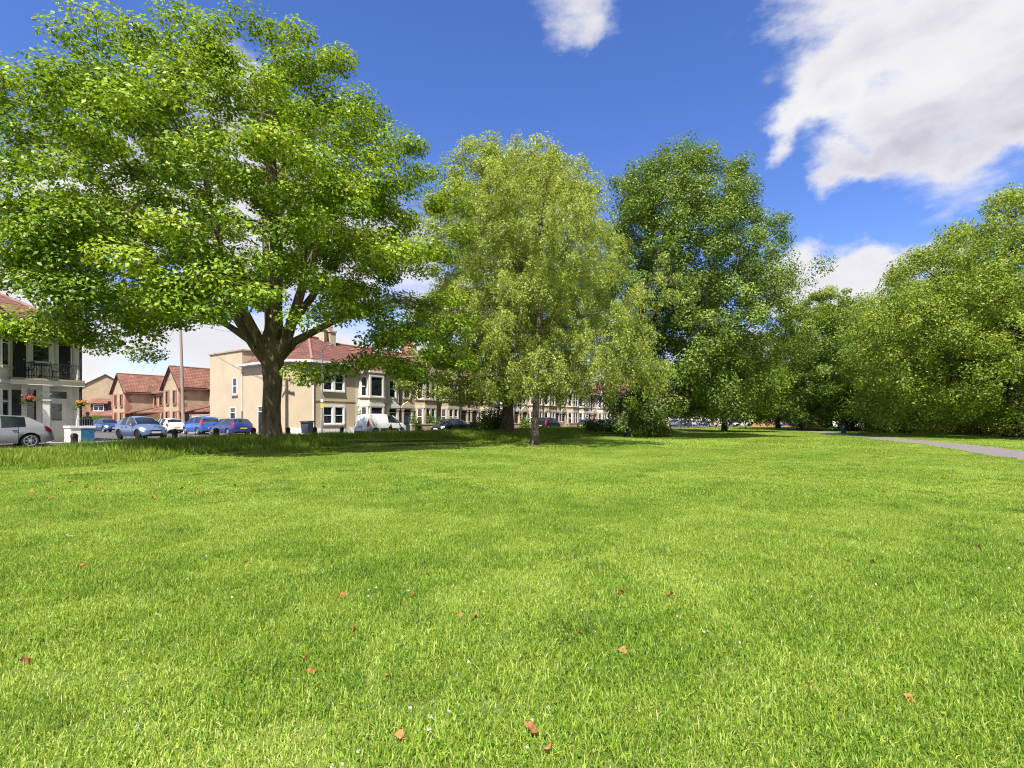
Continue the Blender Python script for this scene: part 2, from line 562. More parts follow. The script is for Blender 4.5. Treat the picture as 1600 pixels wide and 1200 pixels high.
# cloud body: white at its thin sunlit rims, lavender grey where it is thick
nz3 = node(wt, 'ShaderNodeTexNoise'); nz3.inputs['Scale'].default_value = 3.2; nz3.inputs['Detail'].default_value = 6
wt.links.new(mpn.outputs[0], nz3.inputs['Vector'])
th = node(wt, 'ShaderNodeMath', operation='MULTIPLY_ADD')
wt.links.new(nz3.outputs['Fac'], th.inputs[0]); th.inputs[1].default_value = 2.2
half = node(wt, 'ShaderNodeMath', operation='MULTIPLY'); half.inputs[1].default_value = .45
wt.links.new(m_.outputs[0], half.inputs[0]); wt.links.new(half.outputs[0], th.inputs[2])
th2 = node(wt, 'ShaderNodeMapRange'); th2.inputs['From Min'].default_value = 1.0; th2.inputs['From Max'].default_value = 2.0
wt.links.new(th.outputs[0], th2.inputs['Value'])
CL = 1.0
sz_ = node(wt, 'ShaderNodeSeparateXYZ'); wt.links.new(tc.outputs['Generated'], sz_.inputs[0])
lowc = node(wt, 'ShaderNodeMapRange'); lowc.inputs['From Min'].default_value = .0; lowc.inputs['From Max'].default_value = .42; lowc.inputs['To Min'].default_value = .12
wt.links.new(sz_.outputs['Z'], lowc.inputs['Value'])
gm = node(wt, 'ShaderNodeMath', operation='MULTIPLY'); wt.links.new(th2.outputs[0], gm.inputs[0]); wt.links.new(lowc.outputs[0], gm.inputs[1])
cc = ramp(wt, gm.outputs[0], [(0, (.97, .97, .99)), (.28, (.88, .87, .92)), (.62, (.63, .62, .71)), (1, (.52, .51, .60))])
cs = node(wt, 'ShaderNodeVectorMath', operation='SCALE'); cs.inputs['Scale'].default_value = 3.35
wt.links.new(cc, cs.inputs[0])
# the deep blue of the photographed sky
hs = node(wt, 'ShaderNodeHueSaturation'); hs.inputs['Saturation'].default_value = 1.22; hs.inputs['Value'].default_value = .80
tn = node(wt, 'ShaderNodeVectorMath', operation='MULTIPLY'); tn.inputs[1].default_value = (1.12, .92, 1.0)
wt.links.new(sky.outputs[0], tn.inputs[0]); wt.links.new(tn.outputs[0], hs.inputs['Color'])
mixc = node(wt, 'ShaderNodeMix', data_type='RGBA')
wt.links.new(al.outputs[0], mixc.inputs['Factor'])
wt.links.new(hs.outputs[0], mixc.inputs['A']); wt.links.new(cs.outputs[0], mixc.inputs['B'])
wt.links.new(mixc.outputs['Result'], bg.inputs['Color'])
wt.links.new(bg.outputs[0], wo.inputs['Surface'])

# ------------------------------------------------------------------ camera
cd = bpy.data.cameras.new('camera'); cam = bpy.data.objects.new('camera', cd); COL.objects.link(cam)
cam.location = (0, 0, 1.4); cam.rotation_euler = (R(90), 0, 0)
cd.sensor_width = 36; cd.lens = 18; cd.shift_y = 58 / 1600
cd.clip_start = .05; cd.clip_end = 5000
scene.camera = cam
scene.view_settings.view_transform = 'Standard'; scene.view_settings.look = 'None'
scene.view_settings.exposure = 1.05; scene.view_settings.gamma = 1
scene.cycles.max_bounces = 6; scene.cycles.diffuse_bounces = 3; scene.cycles.transmission_bounces = 4
scene.cycles.glossy_bounces = 2; scene.cycles.transparent_max_bounces = 4
scene.cycles.sample_clamp_indirect = 6
scene.cycles.filter_width = 1.1
scene.cycles.use_denoising = True
scene.cycles.denoiser = 'OPENIMAGEDENOISE'; scene.cycles.denoising_input_passes = 'RGB_ALBEDO_NORMAL'; scene.cycles.denoising_prefilter = 'NONE'
scene.cycles.use_light_tree = False
scene.cycles.use_adaptive_sampling = False
# ------------------------------------------------------------------ ground, road, path
def sheet(name, xs, ys, fz, mat):
    X, Y = np.meshgrid(xs, ys)
    Z = fz(X, Y)
    v = np.stack([X, Y, Z], -1).reshape(-1, 3)
    nx, ny = len(xs), len(ys)
    i = np.arange(nx * ny).reshape(ny, nx)
    q = np.stack([i[:-1, :-1], i[:-1, 1:], i[1:, 1:], i[1:, :-1]], -1).reshape(-1, 4)
    return link(name, npmesh(name, v, q, mat, smooth=True))


gx = np.concatenate([[-2500, -1200, -600, -300, -160], np.arange(-100, 110, .8), [130, 170, 240, 350, 600, 1200, 2500]])
gy = np.concatenate([[-600, -200, -80, -30], np.arange(-14, 100, .8), [110, 125, 150, 190, 260, 400, 700, 1400, 3500]])
struct(sheet('ground', gx, gy, H, 'earth'))

mb = MB()
mb.poly([(*td(-60, -75), STREET), (*td(-60, 9.0), STREET), (*td(135, 9.0), STREET), (*td(135, -75), STREET)][::1])
o = mb.build('road', 'asphalt'); struct(o)


def strip(name, t0, t1, d0, d1, z0, z1, mat):
    mb = MB()
    a, b, c, d = td(t0, d0), td(t1, d0), td(t1, d1), td(t0, d1)
    mb.extr([(*a, z0), (*d, z0), (*c, z0), (*b, z0)][::-1], (0, 0, z1 - z0))
    o = mb.build(name, mat); struct(o); return o


strip('kerb', -60, 135, 9.0, 9.15, .1, .31, 'kerb')
strip('pavement', -1.2, 130, -.5, 1.75, .15, .315, 'pavement')
strip('kerb', -1.2, 130, 1.75, 1.88, .15, .322, 'kerb')
strip('pavement', -45, -13.9, -.5, 4.3, .15, .315, 'pavement')
strip('kerb', -45, -13.9, 4.3, 4.43, .15, .322, 'kerb')
# pavement beside the beige wall, along the side street
strip('pavement', -2.55, -1.4, -60, -.5, .15, .31, 'pavement')

pc = np.array([(10, 1), (14, 8), (17.6, 14.5), (20.7, 20.7), (25, 28.7), (29, 38.6), (33.8, 51), (41, 70), (50, 90), (62, 118), (75, 150)], float)
# smooth the centre line
tt = np.linspace(0, len(pc) - 1, 90)
cl = np.stack([np.interp(tt, np.arange(len(pc)), pc[:, k]) for k in (0, 1)], -1)
for _ in range(6):
    cl[1:-1] = (cl[:-2] + 2 * cl[1:-1] + cl[2:]) / 4
tg = unit(np.gradient(cl, axis=0)); nr = np.stack([tg[:, 1], -tg[:, 0]], -1)
rg = np.random.default_rng(3)
wL = 1.2 + rg.normal(size=90) * .05; wR = 1.2 + rg.normal(size=90) * .05
Lp = cl - nr * wL[:, None]; Rp = cl + nr * wR[:, None]
v = np.zeros((180, 3)); v[0::2, :2] = Lp; v[1::2, :2] = Rp
v[:, 2] = H(v[:, 0], v[:, 1]) + .02
i = np.arange(89) * 2
q = np.stack([i, i + 1, i + 3, i + 2], -1)
o = link('path', npmesh('path', v, q, 'path_asphalt')); struct(o)
PATH = cl


def path_dist(x, y):
    p = np.stack([np.ravel(x), np.ravel(y)], -1)
    return np.min(np.linalg.norm(p[:, None, :] - PATH[None], axis=2), axis=1)


# ------------------------------------------------------------------ windows and doors (shared meshes)
CACHE = {}


def window(parent, x, y, z, w, h, rz=0, style='sash', frame='white_trim', surround=None, pane='glass', name='window'):
    """a window facing local -y: frame part, pane sub-part; (x, z) is the middle of its sill line"""
    key = (round(w, 3), round(h, 3), style, frame, surround)
    if key not in CACHE:
        b = MB(); f = .07
        y0, y1 = -.055, .03
        b.box(-w / 2, -w / 2 + f, y0, y1, 0, h); b.box(w / 2 - f, w / 2, y0, y1, 0, h)
        b.box(-w / 2 + f, w / 2 - f, y0, y1, h - f, h); b.box(-w / 2 + f, w / 2 - f, y0, y1, 0, f)
        if style == 'sash':
            b.box(-w / 2 + f, w / 2 - f, y0 + .01, y1, h * .5 - .035, h * .5 + .035)
        elif style == 'transom':
            b.box(-w / 2 + f, w / 2 - f, y0 + .01, y1, h * .68 - .03, h * .68 + .03)
        elif style == 'cross':
            b.box(-w / 2 + f, w / 2 - f, y0 + .01, y1, h * .66 - .025, h * .66 + .025)
            b.box(-.03, .03, y0 + .02, y1, f, h * .66 - .025)
        if surround:
            s = .14
            b.box(-w / 2 - s, -w / 2, -.09, .03, -.0, h + s, 1); b.box(w / 2, w / 2 + s, -.09, .03, -.0, h + s, 1)
            b.box(-w / 2, w / 2, -.09, .03, h, h + s, 1)
        b.box(-w / 2 - .12, w / 2 + .12, -.14, .03, -.12, -.0, 1)
        g = MB(); g.box(-w / 2 + f, w / 2 - f, -.015, .025, f, h - f)
        CACHE[key] = (b.mesh('window_frame', [frame, surround or 'stone_pale']), g)
    fm, g = CACHE[key]
    k2 = key + (pane,)
    if k2 not in CACHE:
        CACHE[k2] = g.mesh('window_pane', [pane])
    wo_ = link(name, fm, parent, (x, y, z), rz)
    link('pane', CACHE[k2], wo_)
    return wo_


def door(parent, x, y, z, w, h, mat='door_dark', frame='white_trim', fan=.45, rz=0, glazed=False):
    key = ('door', w, h, mat, frame, fan, glazed)
    if key not in CACHE:
        b = MB(); f = .06
        hh = h - fan
        b.box(-w / 2 + f, w / 2 - f, -.03, .03, 0, hh, 0)
        for sx in (-1, 1):      # raised panels
            a0, a1 = (.04, w / 2 - f - .06) if sx > 0 else (-w / 2 + f + .06, -.04)
            b.box(a0, a1, -.045, -.03, .15, hh * .4, 0)
            if not glazed:
                b.box(a0, a1, -.045, -.03, hh * .47, hh * .92, 0)
        b.box(-w / 2, -w / 2 + f, -.06, .03, 0, h, 1); b.box(w / 2 - f, w / 2, -.06, .03, 0, h, 1)
        b.box(-w / 2 + f, w / 2 - f, -.06, .03, h - f, h, 1)
        b.box(-w / 2 + f, w / 2 - f, -.06, .03, hh, hh + .06, 1)
        g = MB(); g.box(-w / 2 + f, w / 2 - f, -.01, .025, hh + .06, h - f)
        if glazed:
            g.box(-w * .22, w * .22, -.05, -.03, hh * .5, hh * .9)
        k = MB(); k.lathe([(.005, -.09), (.03, -.085), (.035, -.07), (.015, -.05), (.015, -.03)], 8, (w / 2 - f - .08, 0, hh * .48), 'y')
        CACHE[key] = (b.mesh('door', [mat, frame]), g.mesh('pane', ['glass']), k.mesh('handle', ['alloy']))
    a, g, k = CACHE[key]
    d_ = link('door', a, parent, (x, y, z), rz)
    link('pane', g, d_); link('handle', k, d_)
    return d_


def gable_roof(b, x0, x1, y0, y1, z, h, axis='x', over=.25, thick=.12, mi=0):
    """two slabs meeting at a ridge along axis"""
    if axis == 'x':
        ym = (y0 + y1) / 2; sl = h / ((y1 - y0) / 2)
        a = over
        for s in (-1, 1):
            ye = (y0 - a) if s < 0 else (y1 + a)
            ze = z - a * sl
            pr = [(x0 - .1, ye, ze), (x0 - .1, ym, z + h), (x0 - .1, ym, z + h + thick), (x0 - .1, ye, ze + thick)]
            if s > 0: pr = pr[::-1]
            b.extr(pr[::-1], (x1 - x0 + .2, 0, 0), mi)
    else:
        xm = (x0 + x1) / 2; sl = h / ((x1 - x0) / 2); a = over
        for s in (-1, 1):
            xe = (x0 - a) if s < 0 else (x1 + a)
            ze = z - a * sl
            pr = [(xe, y0 - .15, ze), (xm, y0 - .15, z + h), (xm, y0 - .15, z + h + thick), (xe, y0 - .15, ze + thick)]
            if s < 0: pr = pr[::-1]
            b.extr(pr[::-1], (0, y1 - y0 + .15, 0), mi)


def chimney(parent, x, y, z, h, mat='red_brick', w=.9, dp=.6, pots=3):
    b = MB(); b.box(x - w / 2, x + w / 2, y - dp / 2, y + dp / 2, z, z + h, 0)
    b.box(x - w / 2 - .07, x + w / 2 + .07, y - dp / 2 - .07, y + dp / 2 + .07, z + h, z + h + .16, 0)
    c = b.build('chimney', [mat], parent)
    p = MB()
    for k in range(pots):
        xx = x + (k - (pots - 1) / 2) * w / pots
        p.lathe([(.12, 0), (.10, .12), (.10, .36), (.13, .4), (.13, .46), (.09, .46)], 10, (xx, y, z + h + .16))
    p.build('chimney_pot', ['terracotta'], c)
    return c


# ------------------------------------------------------------------ the stone terrace along the park road
def terrace(idx, t0, label, wall='stone_block', trim='stone_pale', dmat='door_dark', mirror=False, roofm='tile_red', gablem='stone_pale', detail=True, big=False, group='houses of the terrace along the park road'):
    W = 5.2; D = 8.2; EV = 5.75
    x_, y_ = td(t0, 0)
    root = thing('terraced_house', label, 'house', (x_, y_, STREET), TH, group)
    fx = (lambda x: W - x) if mirror else (lambda x: x)
    # main walls
    b = MB(); b.box(.002, W - .002, 0, D, -.1, EV)
    b.extr([(.002, 0, EV), (.002, D / 2, EV + 2.55), (.002, D, EV)], (W - .004, 0, 0))
    b.build('wall', wall, root)
    # canted bay, two storeys
    q = [(fx(.35), 0), (fx(.95), -.75), (fx(2.55), -.75), (fx(3.15), 0)]
    if mirror: q = q[::-1]
    m = MB()
    m.extr([(a, b_, -.1) for a, b_ in q], (0, 0, EV - .1))

    def ring(z0, z1, e):
        qq = [(fx(.35 - e * 1.1), .01), (fx(.95 - e * .6), -.75 - e), (fx(2.55 + e * .6), -.75 - e), (fx(3.15 + e * 1.1), .01)]
        if mirror: qq = qq[::-1]
        return [(a, b_, z0) for a, b_ in qq], (0, 0, z1 - z0)
    bay = m.build('bay', [trim if big else wall], root)
    for z0, z1, e in ((.72, .84, .09), (2.52, 2.78, .1), (3.28, 3.4, .1), (EV - .2, EV - .02, .14)):
        m = MB(); a, v_ = ring(z0, z1, e); m.extr(a, v_); m.build('string_course', trim, bay)
    ang = math.atan2(.75, .6)
    for (zs, hh) in ((.86, 1.62), (3.42, 1.78)):
        if big:
            window(bay, fx(1.75), -.752, zs, 1.35, hh, 0, 'plain' if zs > 2 else 'plain', surround=trim)
        else:
            for k in (-1, 1):
                window(bay, fx(1.75 + k * .38), -.752, zs, .56, hh, 0, surround=trim, pane='glass')
        window(bay, fx(.65), -.377, zs, .55 if not big else .5, hh, (-ang if not mirror else ang), surround=trim)
        window(bay, fx(2.85), -.377, zs, .55 if not big else .5, hh, (ang if not mirror else -ang), surround=trim)
    if detail and idx in (2, 3, 5):   # net blinds in the lower lights
        for k in (-1, 1):
            m = MB(); m.box(fx(1.75 + k * .38) - .2, fx(1.75 + k * .38) + .2, -.778, -.77, .94, 1.6)
            m.build('net_blind', 'blind', bay)
    # gable over the bay
    g = MB()
    gx0, gx1 = sorted((fx(.3), fx(3.2)))
    zt = EV + 2.0
    g.extr([(gx0, -.72, EV - .02), (gx1, -.72, EV - .02), ((gx0 + gx1) / 2, -.72, zt)], (0, .62, 0))
    g.build('gable', [gablem], root)
    g = MB()
    for s in (0, 1):          # barge boards
        xe = gx0 - .28 if s == 0 else gx1 + .28
        xm = (gx0 + gx1) / 2
        g.extr([(xe, -.92, EV - .40), (xm, -.92, zt - .10), (xm, -.92, zt + .14), (xe, -.92, EV - .16)][::(1 if s == 0 else -1)], (0, .07, 0))
    g.build('barge_board', 'white_trim', root)
    # roof
    r = MB()
    gable_roof(r, 0.1, W - .1, 0, D, EV + .02, 2.62, 'x', .3)
    gable_roof(r, gx0, gx1, -.7, 3.1, EV - .02, 2.05, 'y', .25, .1)
    rf = r.build('roof', roofm, root)
    rr = MB(); rr.tube([(0, D / 2, EV + 2.76), (W, D / 2, EV + 2.76)], .11, 8); rr.tube([((gx0 + gx1) / 2, -.86, zt + .16), ((gx0 + gx1) / 2, 3.0, zt + .16)], .09, 8)
    rr.build('ridge', 'ridge_tile', rf)
    gt = MB()
    gxa, gxb = sorted((fx(3.35), fx(W)))
    gt.box(gxa, gxb, -.42, -.28, EV - .28, EV - .16)
    gt.build('gutter', 'white_trim' if not detail else 'iron', rf)
    # entrance: pilasters, small pediment, door
    dxm = fx(4.25)
    p = MB()
    for s in (-1, 1):
        p.box(dxm + s * .62 - .12, dxm + s * .62 + .12, -.16, .02, 0, 2.45)
        p.box(dxm + s * .62 - .17, dxm + s * .62 + .17, -.21, .02, 2.25, 2.45)
    p.box(dxm - .85, dxm + .85, -.24, .02, 2.45, 2.7)
    p.extr([(dxm - .8, -.2, 2.7), (dxm + .8, -.2, 2.7), (dxm, -.2, 3.15)], (0, .2, 0))
    p.box(dxm - .7, dxm + .7, -.5, .0, -.05, .12)
    p.build('door_surround', trim, root)
    door(root, dxm, -.03, .12, .96, 2.3, dmat, trim)
    window(root, dxm, -.0, 3.45, .8, 1.6, 0, surround=trim, pane='glass')
    b = MB(); b.tube([(fx(W - .12), -.08, .1), (fx(W - .12), -.08, EV - .3), (fx(W - .12), -.3, EV - .18)], .05, 7)
    b.build('drainpipe', 'iron', root)
    chimney(root, fx(.35), D / 2, EV + 2.2, 1.5, 'red_brick' if not big else 'stone_pale', .6, .9, 2)
    return root


T0 = 4.25
terrace(1, T0, 'cream rendered terraced house with wide bay windows, attached to the beige corner house', 'cream_paint', 'stone_white', 'door_dark', False, 'tile_red', 'red_brick', True, True)
ords = ['first', 'second', 'third', 'fourth', 'fifth', 'sixth', 'seventh', 'eighth', 'ninth', 'tenth', 'eleventh', 'twelfth', 'thirteenth', 'fourteenth', 'fifteenth', 'sixteenth', 'seventeenth', 'eighteenth', 'nineteenth']
for k in range(18):
    t0 = T0 + 5.2 * (k + 1)
    lab = '%s stone terraced house along from the cream rendered one' % ords[k]
    if k == 0: lab = 'stone terraced house with dark blue door, its doorway paired with the cream rendered house'
    if k == 1: lab = 'stone terraced house with pale gable behind the domed green hedge'
    if k == 4: lab = 'pale painted terraced house with pinkish gable seen just behind the birch trunk'
    terrace(k + 2, t0, lab, ('stone_white' if k in (3, 8, 13) else 'pink_wall' if k == 4 else 'stone_block' if k % 3 else 'stone'), 'stone_white' if k % 4 == 3 else 'stone_pale',
            ('door_blue', 'door_dark', 'door_dark', 'door_red', 'door_green')[k % 5], k % 2 == 0, 'tile_red' if k % 3 else 'tile_brown', 'stone_pale' if k % 4 else 'pink_wall', k < 7)

# low front garden walls
for k in range(9):
    t0 = T0 + 5.2 * (k + 1)
    x_, y_ = td(t0 + .1, 1.55)
    g = MB()
    g.box(0, 3.3, 0, .22, -.1, .75); g.box(-.03, 3.33, -.04, .26, .75, .85, 1)
    for xx in (3.3, ):
        g.box(xx - .05, xx + .35, -.08, .32, -.1, 1.0); g.box(xx - .1, xx + .4, -.13, .37, 1.0, 1.1, 1)
    o = g.build('garden_wall', ['stone_block', 'stone_pale'], None, loc=(x_, y_, STREET + .1), rz=TH)
    tag(o, 'low stone front garden wall, %s along from the cream rendered house' % ords[k], 'wall', 'front garden walls of the terrace')

# ------------------------------------------------------------------ the beige corner building
EVB = 6.1
A_ = P0 + np.array([-2.1 * .98, -2.1 * .17])
SD = np.array([-.819, .573])


def corner_pt(s, off=0):
    """along the side wall from the chamfer, off towards the side street"""
    return A_ + SD * s + np.array([-.573, -.819]) * off


root = thing('corner_house', 'beige rendered corner house with red hipped roof and white sash windows', 'house', (float(P0[0]), float(P0[1]), STREET))
def L3(p, z): return (float(p[0] - P0[0]), float(p[1] - P0[1]), z)
B_ = P0; C_ = P0 + U * 4.25
s_p, s_e = 6.77, 12.66
inn = np.array([.573, .819])
plan = [B_, C_, C_ + SD * 8.2, corner_pt(s_p) + inn * 5.5, corner_pt(s_p), A_]
def ccw(pl):
    a = sum(pl[i][0] * pl[(i + 1) % len(pl)][1] - pl[(i + 1) % len(pl)][0] * pl[i][1] for i in range(len(pl)))
    return pl if a > 0 else pl[::-1]
plan = ccw(plan)
b = MB(); b.extr([L3(p, -.1) for p in plan], (0, 0, EVB + .1)); b.build('wall', 'beige_render', root)
tw = ccw([corner_pt(s_p) , corner_pt(s_p) + inn * 5.5, corner_pt(s_e) + inn * 5.5, corner_pt(s_e)])
tw2 = ccw([corner_pt(s_p + .003), corner_pt(s_p + .003) + inn * 5.5, corner_pt(s_e) + inn * 5.5, corner_pt(s_e)])
b = MB(); b.extr([L3(p, -.1) for p in tw2], (0, 0, 7.55)); wg = b.build('wing_wall', 'beige_render', root)
cen = sum(tw) / 4
b = MB(); b.extr([L3(cen + (p - cen) * 1.035, 7.45) for p in tw], (0, 0, .12)); b.build('coping', 'stone', wg)
# hipped roof: eaves loop to a short ridge
ev = [A_ + np.array([-.25, -.30]), B_ + np.array([.12, -.40]), C_ + np.array([.22, -.30]), C_ + SD * 8.2 + U * .0, corner_pt(s_p) + inn * 6.5, corner_pt(s_p, .35)]
rz_ = EVB + .05
pk = P0 + U * 2.3 + SD * 4.0
pk2 = C_ + SD * 4.1
pk3 = corner_pt(s_p) + inn * 4.2
r = MB()
e3 = [L3(p, rz_) for p in ev]
top, top2, top3 = L3(pk, 8.75), L3(pk2, 8.75), L3(pk3, 8.3)
r.poly([e3[0], e3[1], top]); r.poly([e3[1], e3[2], top2, top]); r.poly([e3[5], e3[0], top, top3])
r.poly([e3[2], e3[3], top2]); r.poly([e3[3], e3[4], top3, top, top2]); r.poly([e3[4], e3[5], top3])
rf = r.build('roof', 'tile_red', root)
rr = MB()
for a, c in ((e3[0], top), (e3[1], top), (top, top2), (top, top3)):
    rr.tube([(a[0], a[1], a[2] + .05), (c[0], c[1], c[2] + .05)], .12, 7)
rr.build('ridge', 'ridge_tile', rf)
g = MB()
loop = [e3[5], e3[0], e3[1], e3[2]]
for a, c in zip(loop[:-1], loop[1:]):
    va = Vector(a); vc = Vector(c); dr = (vc - va).normalized(); n_ = Vector((dr.y, -dr.x, 0))
    pr = [va - n_ * .03 + Vector((0, 0, -.16)), va + n_ * .12 + Vector((0, 0, -.16)), va + n_ * .12 + Vector((0, 0, .02)), va - n_ * .03 + Vector((0, 0, .02))]
    g.extr([tuple(p) for p in pr][::-1], tuple(vc - va))
    pr = [va - n_ * .3 + Vector((0, 0, -.2)), va - n_ * .02 + Vector((0, 0, -.2)), va - n_ * .02 + Vector((0, 0, -.05)), va - n_ * .3 + Vector((0, 0, -.05))]
    g.extr([tuple(p) for p in pr][::-1], tuple(vc - va))
g.build('gutter', 'white_trim', rf)
chimney(root, *L3(pk2 - U * .5, 0)[:2], 8.2, 1.25, 'stone_pale', .7, .9, 2)
# front windows (on the park-road face, normal N): rotation TH
for z in (.98, 3.78):
    for k in (0, 1):
        p = B_ + U * (1.42 + k * 1.12)
        window(root, *L3(p, z), .86, 1.42, TH, surround='white_trim')
m = MB()
for z in (.98, 3.78):   # wide white frame joining each pair
    p = B_ + U * 1.98
    m.tube([], [], 3) if False else None
p = B_ + U * 1.2 + N * .01
q = C_ + N * .01
# shallow band and plinth
def band(a, c, z0, z1, out, name, mat, par):
    nrm = np.array([(c - a)[1], -(c - a)[0]]); nrm = nrm / np.linalg.norm(nrm)
    m = MB(); m.extr([L3(a, z0), L3(c, z0), L3(c + nrm * out, z0), L3(a + nrm * out, z0)][::-1], (0, 0, z1 - z0))
    return m.build(name, mat, par)
band(B_ , C_, 2.86, 2.93, .04, 'string_course', 'stone', root)
band(B_, C_, -.05, .62, .05, 'plinth', 'white_paint', root)
band(A_, B_, -.05, .62, .05, 'plinth', 'white_paint', root)
# side face: normal (-.573,-.819), rotation
RS = math.atan2(-.573, .819)
def side(s, z): return L3(corner_pt(s, 0), z)
window(root, *side(7.95, 3.6), .78, 1.5, RS)
door(root, *side(8.3, .08), .95, 2.35, 'door_dark', 'white_trim', .5, RS)
door(root, *side(3.55, .08), 1.0, 2.4, 'door_dark', 'white_trim', .5, RS)
b = MB(); b.tube([side(6.6, 5.95), L3(corner_pt(6.62, .08), 5.7), L3(corner_pt(6.62, .08), 2.1)], .055, 7); b.build('drainpipe', 'white_trim', root)
b = MB(); b.tube([L3(corner_pt(6.62, .08), 2.1), L3(corner_pt(6.62, .08), .1)], .05, 7); b.build('drainpipe', 'galv', root)
b = MB(); b.tube([L3(B_ + N * .06 + U * .05, 5.9), L3(B_ + N * .06 + U * .05, .1)], .055, 7); b.build('drainpipe', 'white_trim', root)
# low yard wall continuing from the beige building
x_, y_ = corner_pt(s_e + .02, -.1)
g = MB(); g.box(-4.4, 0, 0, .25, -.1, 1.75); g.box(-4.43, 0, -.04, .29, 1.75, 1.85, 1)
o = g.build('yard_wall', ['cream_paint', 'stone_pale'], None, loc=(float(x_), float(y_), STREET), rz=RS)
tag(o, 'low cream yard wall running on from the beige corner house behind the blue cars', 'wall')

# ------------------------------------------------------------------ brick estate houses in the side street
def estate(label, s_right, gw, rec, wide=6.2, porch=True):
    """gabled bay on the left end of a recessed range; local x runs towards the park road"""
    p = np.array([-16.3 - .819 * s_right, 41.8 + .573 * s_right])
    root = thing('brick_house', label, 'house', (float(p[0]), float(p[1]), STREET), RS, 'brick houses of the side street')
    EV = 4.95; GH = 2.25
    b = MB()
    b.box(-gw, 0, 0, 9, -.1, EV)
    b.extr([(-gw, .0, EV), (0, .0, EV), (-gw / 2, .0, EV + GH)], (0, 4.0, 0))
    b.build('wall', 'buff_brick', root)
    b = MB(); b.box(.003, wide, rec, 9, -.1, EV); b.build('range_wall', 'buff_brick', root)
    q = MB()     # red brick corners
    for k in range(13):
        z = k * .4; w = .42 if k % 2 else .26
        if z + .4 > EV: break
        q.box(-w, .02, -.02, .0, z, z + .4); q.box(.003, .022, .0, w * 1.6, z, z + .4)
        q.box(-gw - .02, -gw + w * .6, -.02, .0, z, z + .4)
    q.build('brick_quoin', 'red_brick', root)
    r = MB()
    gable_roof(r, -gw, 0, -.1, 6.0, EV + .01, GH, 'y', .3, .12)
    gable_roof(r, .35, wide - .1, rec, rec + 7.2, EV + .01, 2.35, 'x', .35, .12)
    rf = r.build('roof', 'tile_rust', root)
    rr = MB(); rr.tube([(-gw / 2, -.2, EV + GH + .12), (-gw / 2, 5.9, EV + GH + .12)], .1, 7); rr.tube([(0, rec + 3.6, EV + 2.48), (wide, rec + 3.6, EV + 2.48)], .1, 7)
    rr.build('ridge', 'ridge_tile', rf)
    f = MB()
    for s_ in (-1, 1):
        xe = -gw / 2 + s_ * (gw / 2 + .3); ze = EV - .3 * GH / (gw / 2)
        f.extr([(xe, -.3, ze - .03), (-gw / 2, -.3, EV + GH - .01), (-gw / 2, -.3, EV + GH + .08), (xe, -.3, ze + .06)][::(1 if s_ < 0 else -1)], (0, .05, 0))
    f.box(.0, .3, -.1, rec, EV - .12, EV - .02)
    f.build('fascia', 'wood_dark', root)
    for z, h in ((.95, 1.25), (3.15, 1.35)):
        for x in (-gw * .72, -gw * .28):
            window(root, x, -.002, z, .62, h, 0, 'transom', 'wood_dark', 'red_brick')
    window(root, 1.0, rec - .002, 3.2, .7, 1.25, 0, 'transom', 'wood_dark', 'red_brick')
    for x in (2.6, 4.2):
        window(root, x, rec - .002, 3.2, .8, 1.2, 0, 'cross', 'wood_dark', 'red_brick')
    # lean-to porches
    for (x0, x1, dep) in ((.05, 2.2, rec), (2.9, wide - .2, rec * .85)):
        pr = MB()
        y0 = rec - dep
        pr.box(x1 - .25, x1, y0 + .2, rec, -.05, 2.2)
        pr.build('porch_wall', 'red_brick', root)
        pr = MB()
        pr.extr([(x0, y0 - .25, 2.15), (x0, rec, 2.95), (x0, rec, 3.07), (x0, y0 - .25, 2.27)][::-1], (x1 - x0 + .15, 0, 0))
        pr.build('porch_roof', 'tile_rust', root)
        door(root, (x0 + x1) / 2, rec - .05, .05, .95, 2.05, 'wood_dark', 'wood_dark', .0001)
    return root


estate('brick house with red quoined gable beside the yard wall of the beige corner house', 24.2, 4.2, 3.0)
estate('brick house with red quoined gable farther down the side street beside the hedge', 39.5, 4.4, 3.0, 11.0)
# house beyond, its gable end towards us
root = thing('brick_house', 'buff brick house whose plain gable end closes the side street beyond the hedges', 'house', (-63.5, 80, STREET), R(32), None)
b = MB(); b.box(-4.2, 4.2, 0, 11, -.1, 5.7); b.extr([(-4.2, 0, 5.7), (4.2, 0, 5.7), (0, 0, 8.4)], (0, 11, 0)); b.build('wall', 'buff_brick', root)
r = MB(); gable_roof(r, -4.2, 4.2, -.05, 11.2, 5.72, 2.72, 'y', .3, .13); r.build('roof', 'tile_rust', root)
r = MB(); r.extr([(-3.2, -3.2, 1.9), (-3.2, -.003, 4.2), (-3.2, -.003, 4.33), (-3.2, -3.2, 2.03)][::-1], (7.8, 0, 0)); r.build('lean_to_roof', 'tile_rust', root)
b = MB(); b.box(-3.0, 4.4, -2.9, -.003, -.1, 1.95); b.build('lean_to_wall', 'buff_brick', root)
d_ = MB(); d_.box(-1.5, .3, -2.2, -.4, 2.6, 3.9); dm = d_.build('dormer', 'wood_dark', root)
r = MB(); r.extr([(-1.7, -2.5, 3.85), (-1.7, -.2, 4.6), (-1.7, -.2, 4.7), (-1.7, -2.5, 3.95)][::-1], (2.2, 0, 0)); r.build('roof', 'tile_rust', dm)
window(dm, -.6, -2.202, 2.75, 1.3, 1.0, 0, 'cross', 'white_trim')
root = thing('brick_house', 'brick house with a long red tiled roof behind the gable of the brick houses', 'house', (-44, 82, STREET), R(-35), None)
b = MB(); b.box(-9, 9, 0, 8, -.1, 5.4); b.build('wall', 'buff_brick', root)
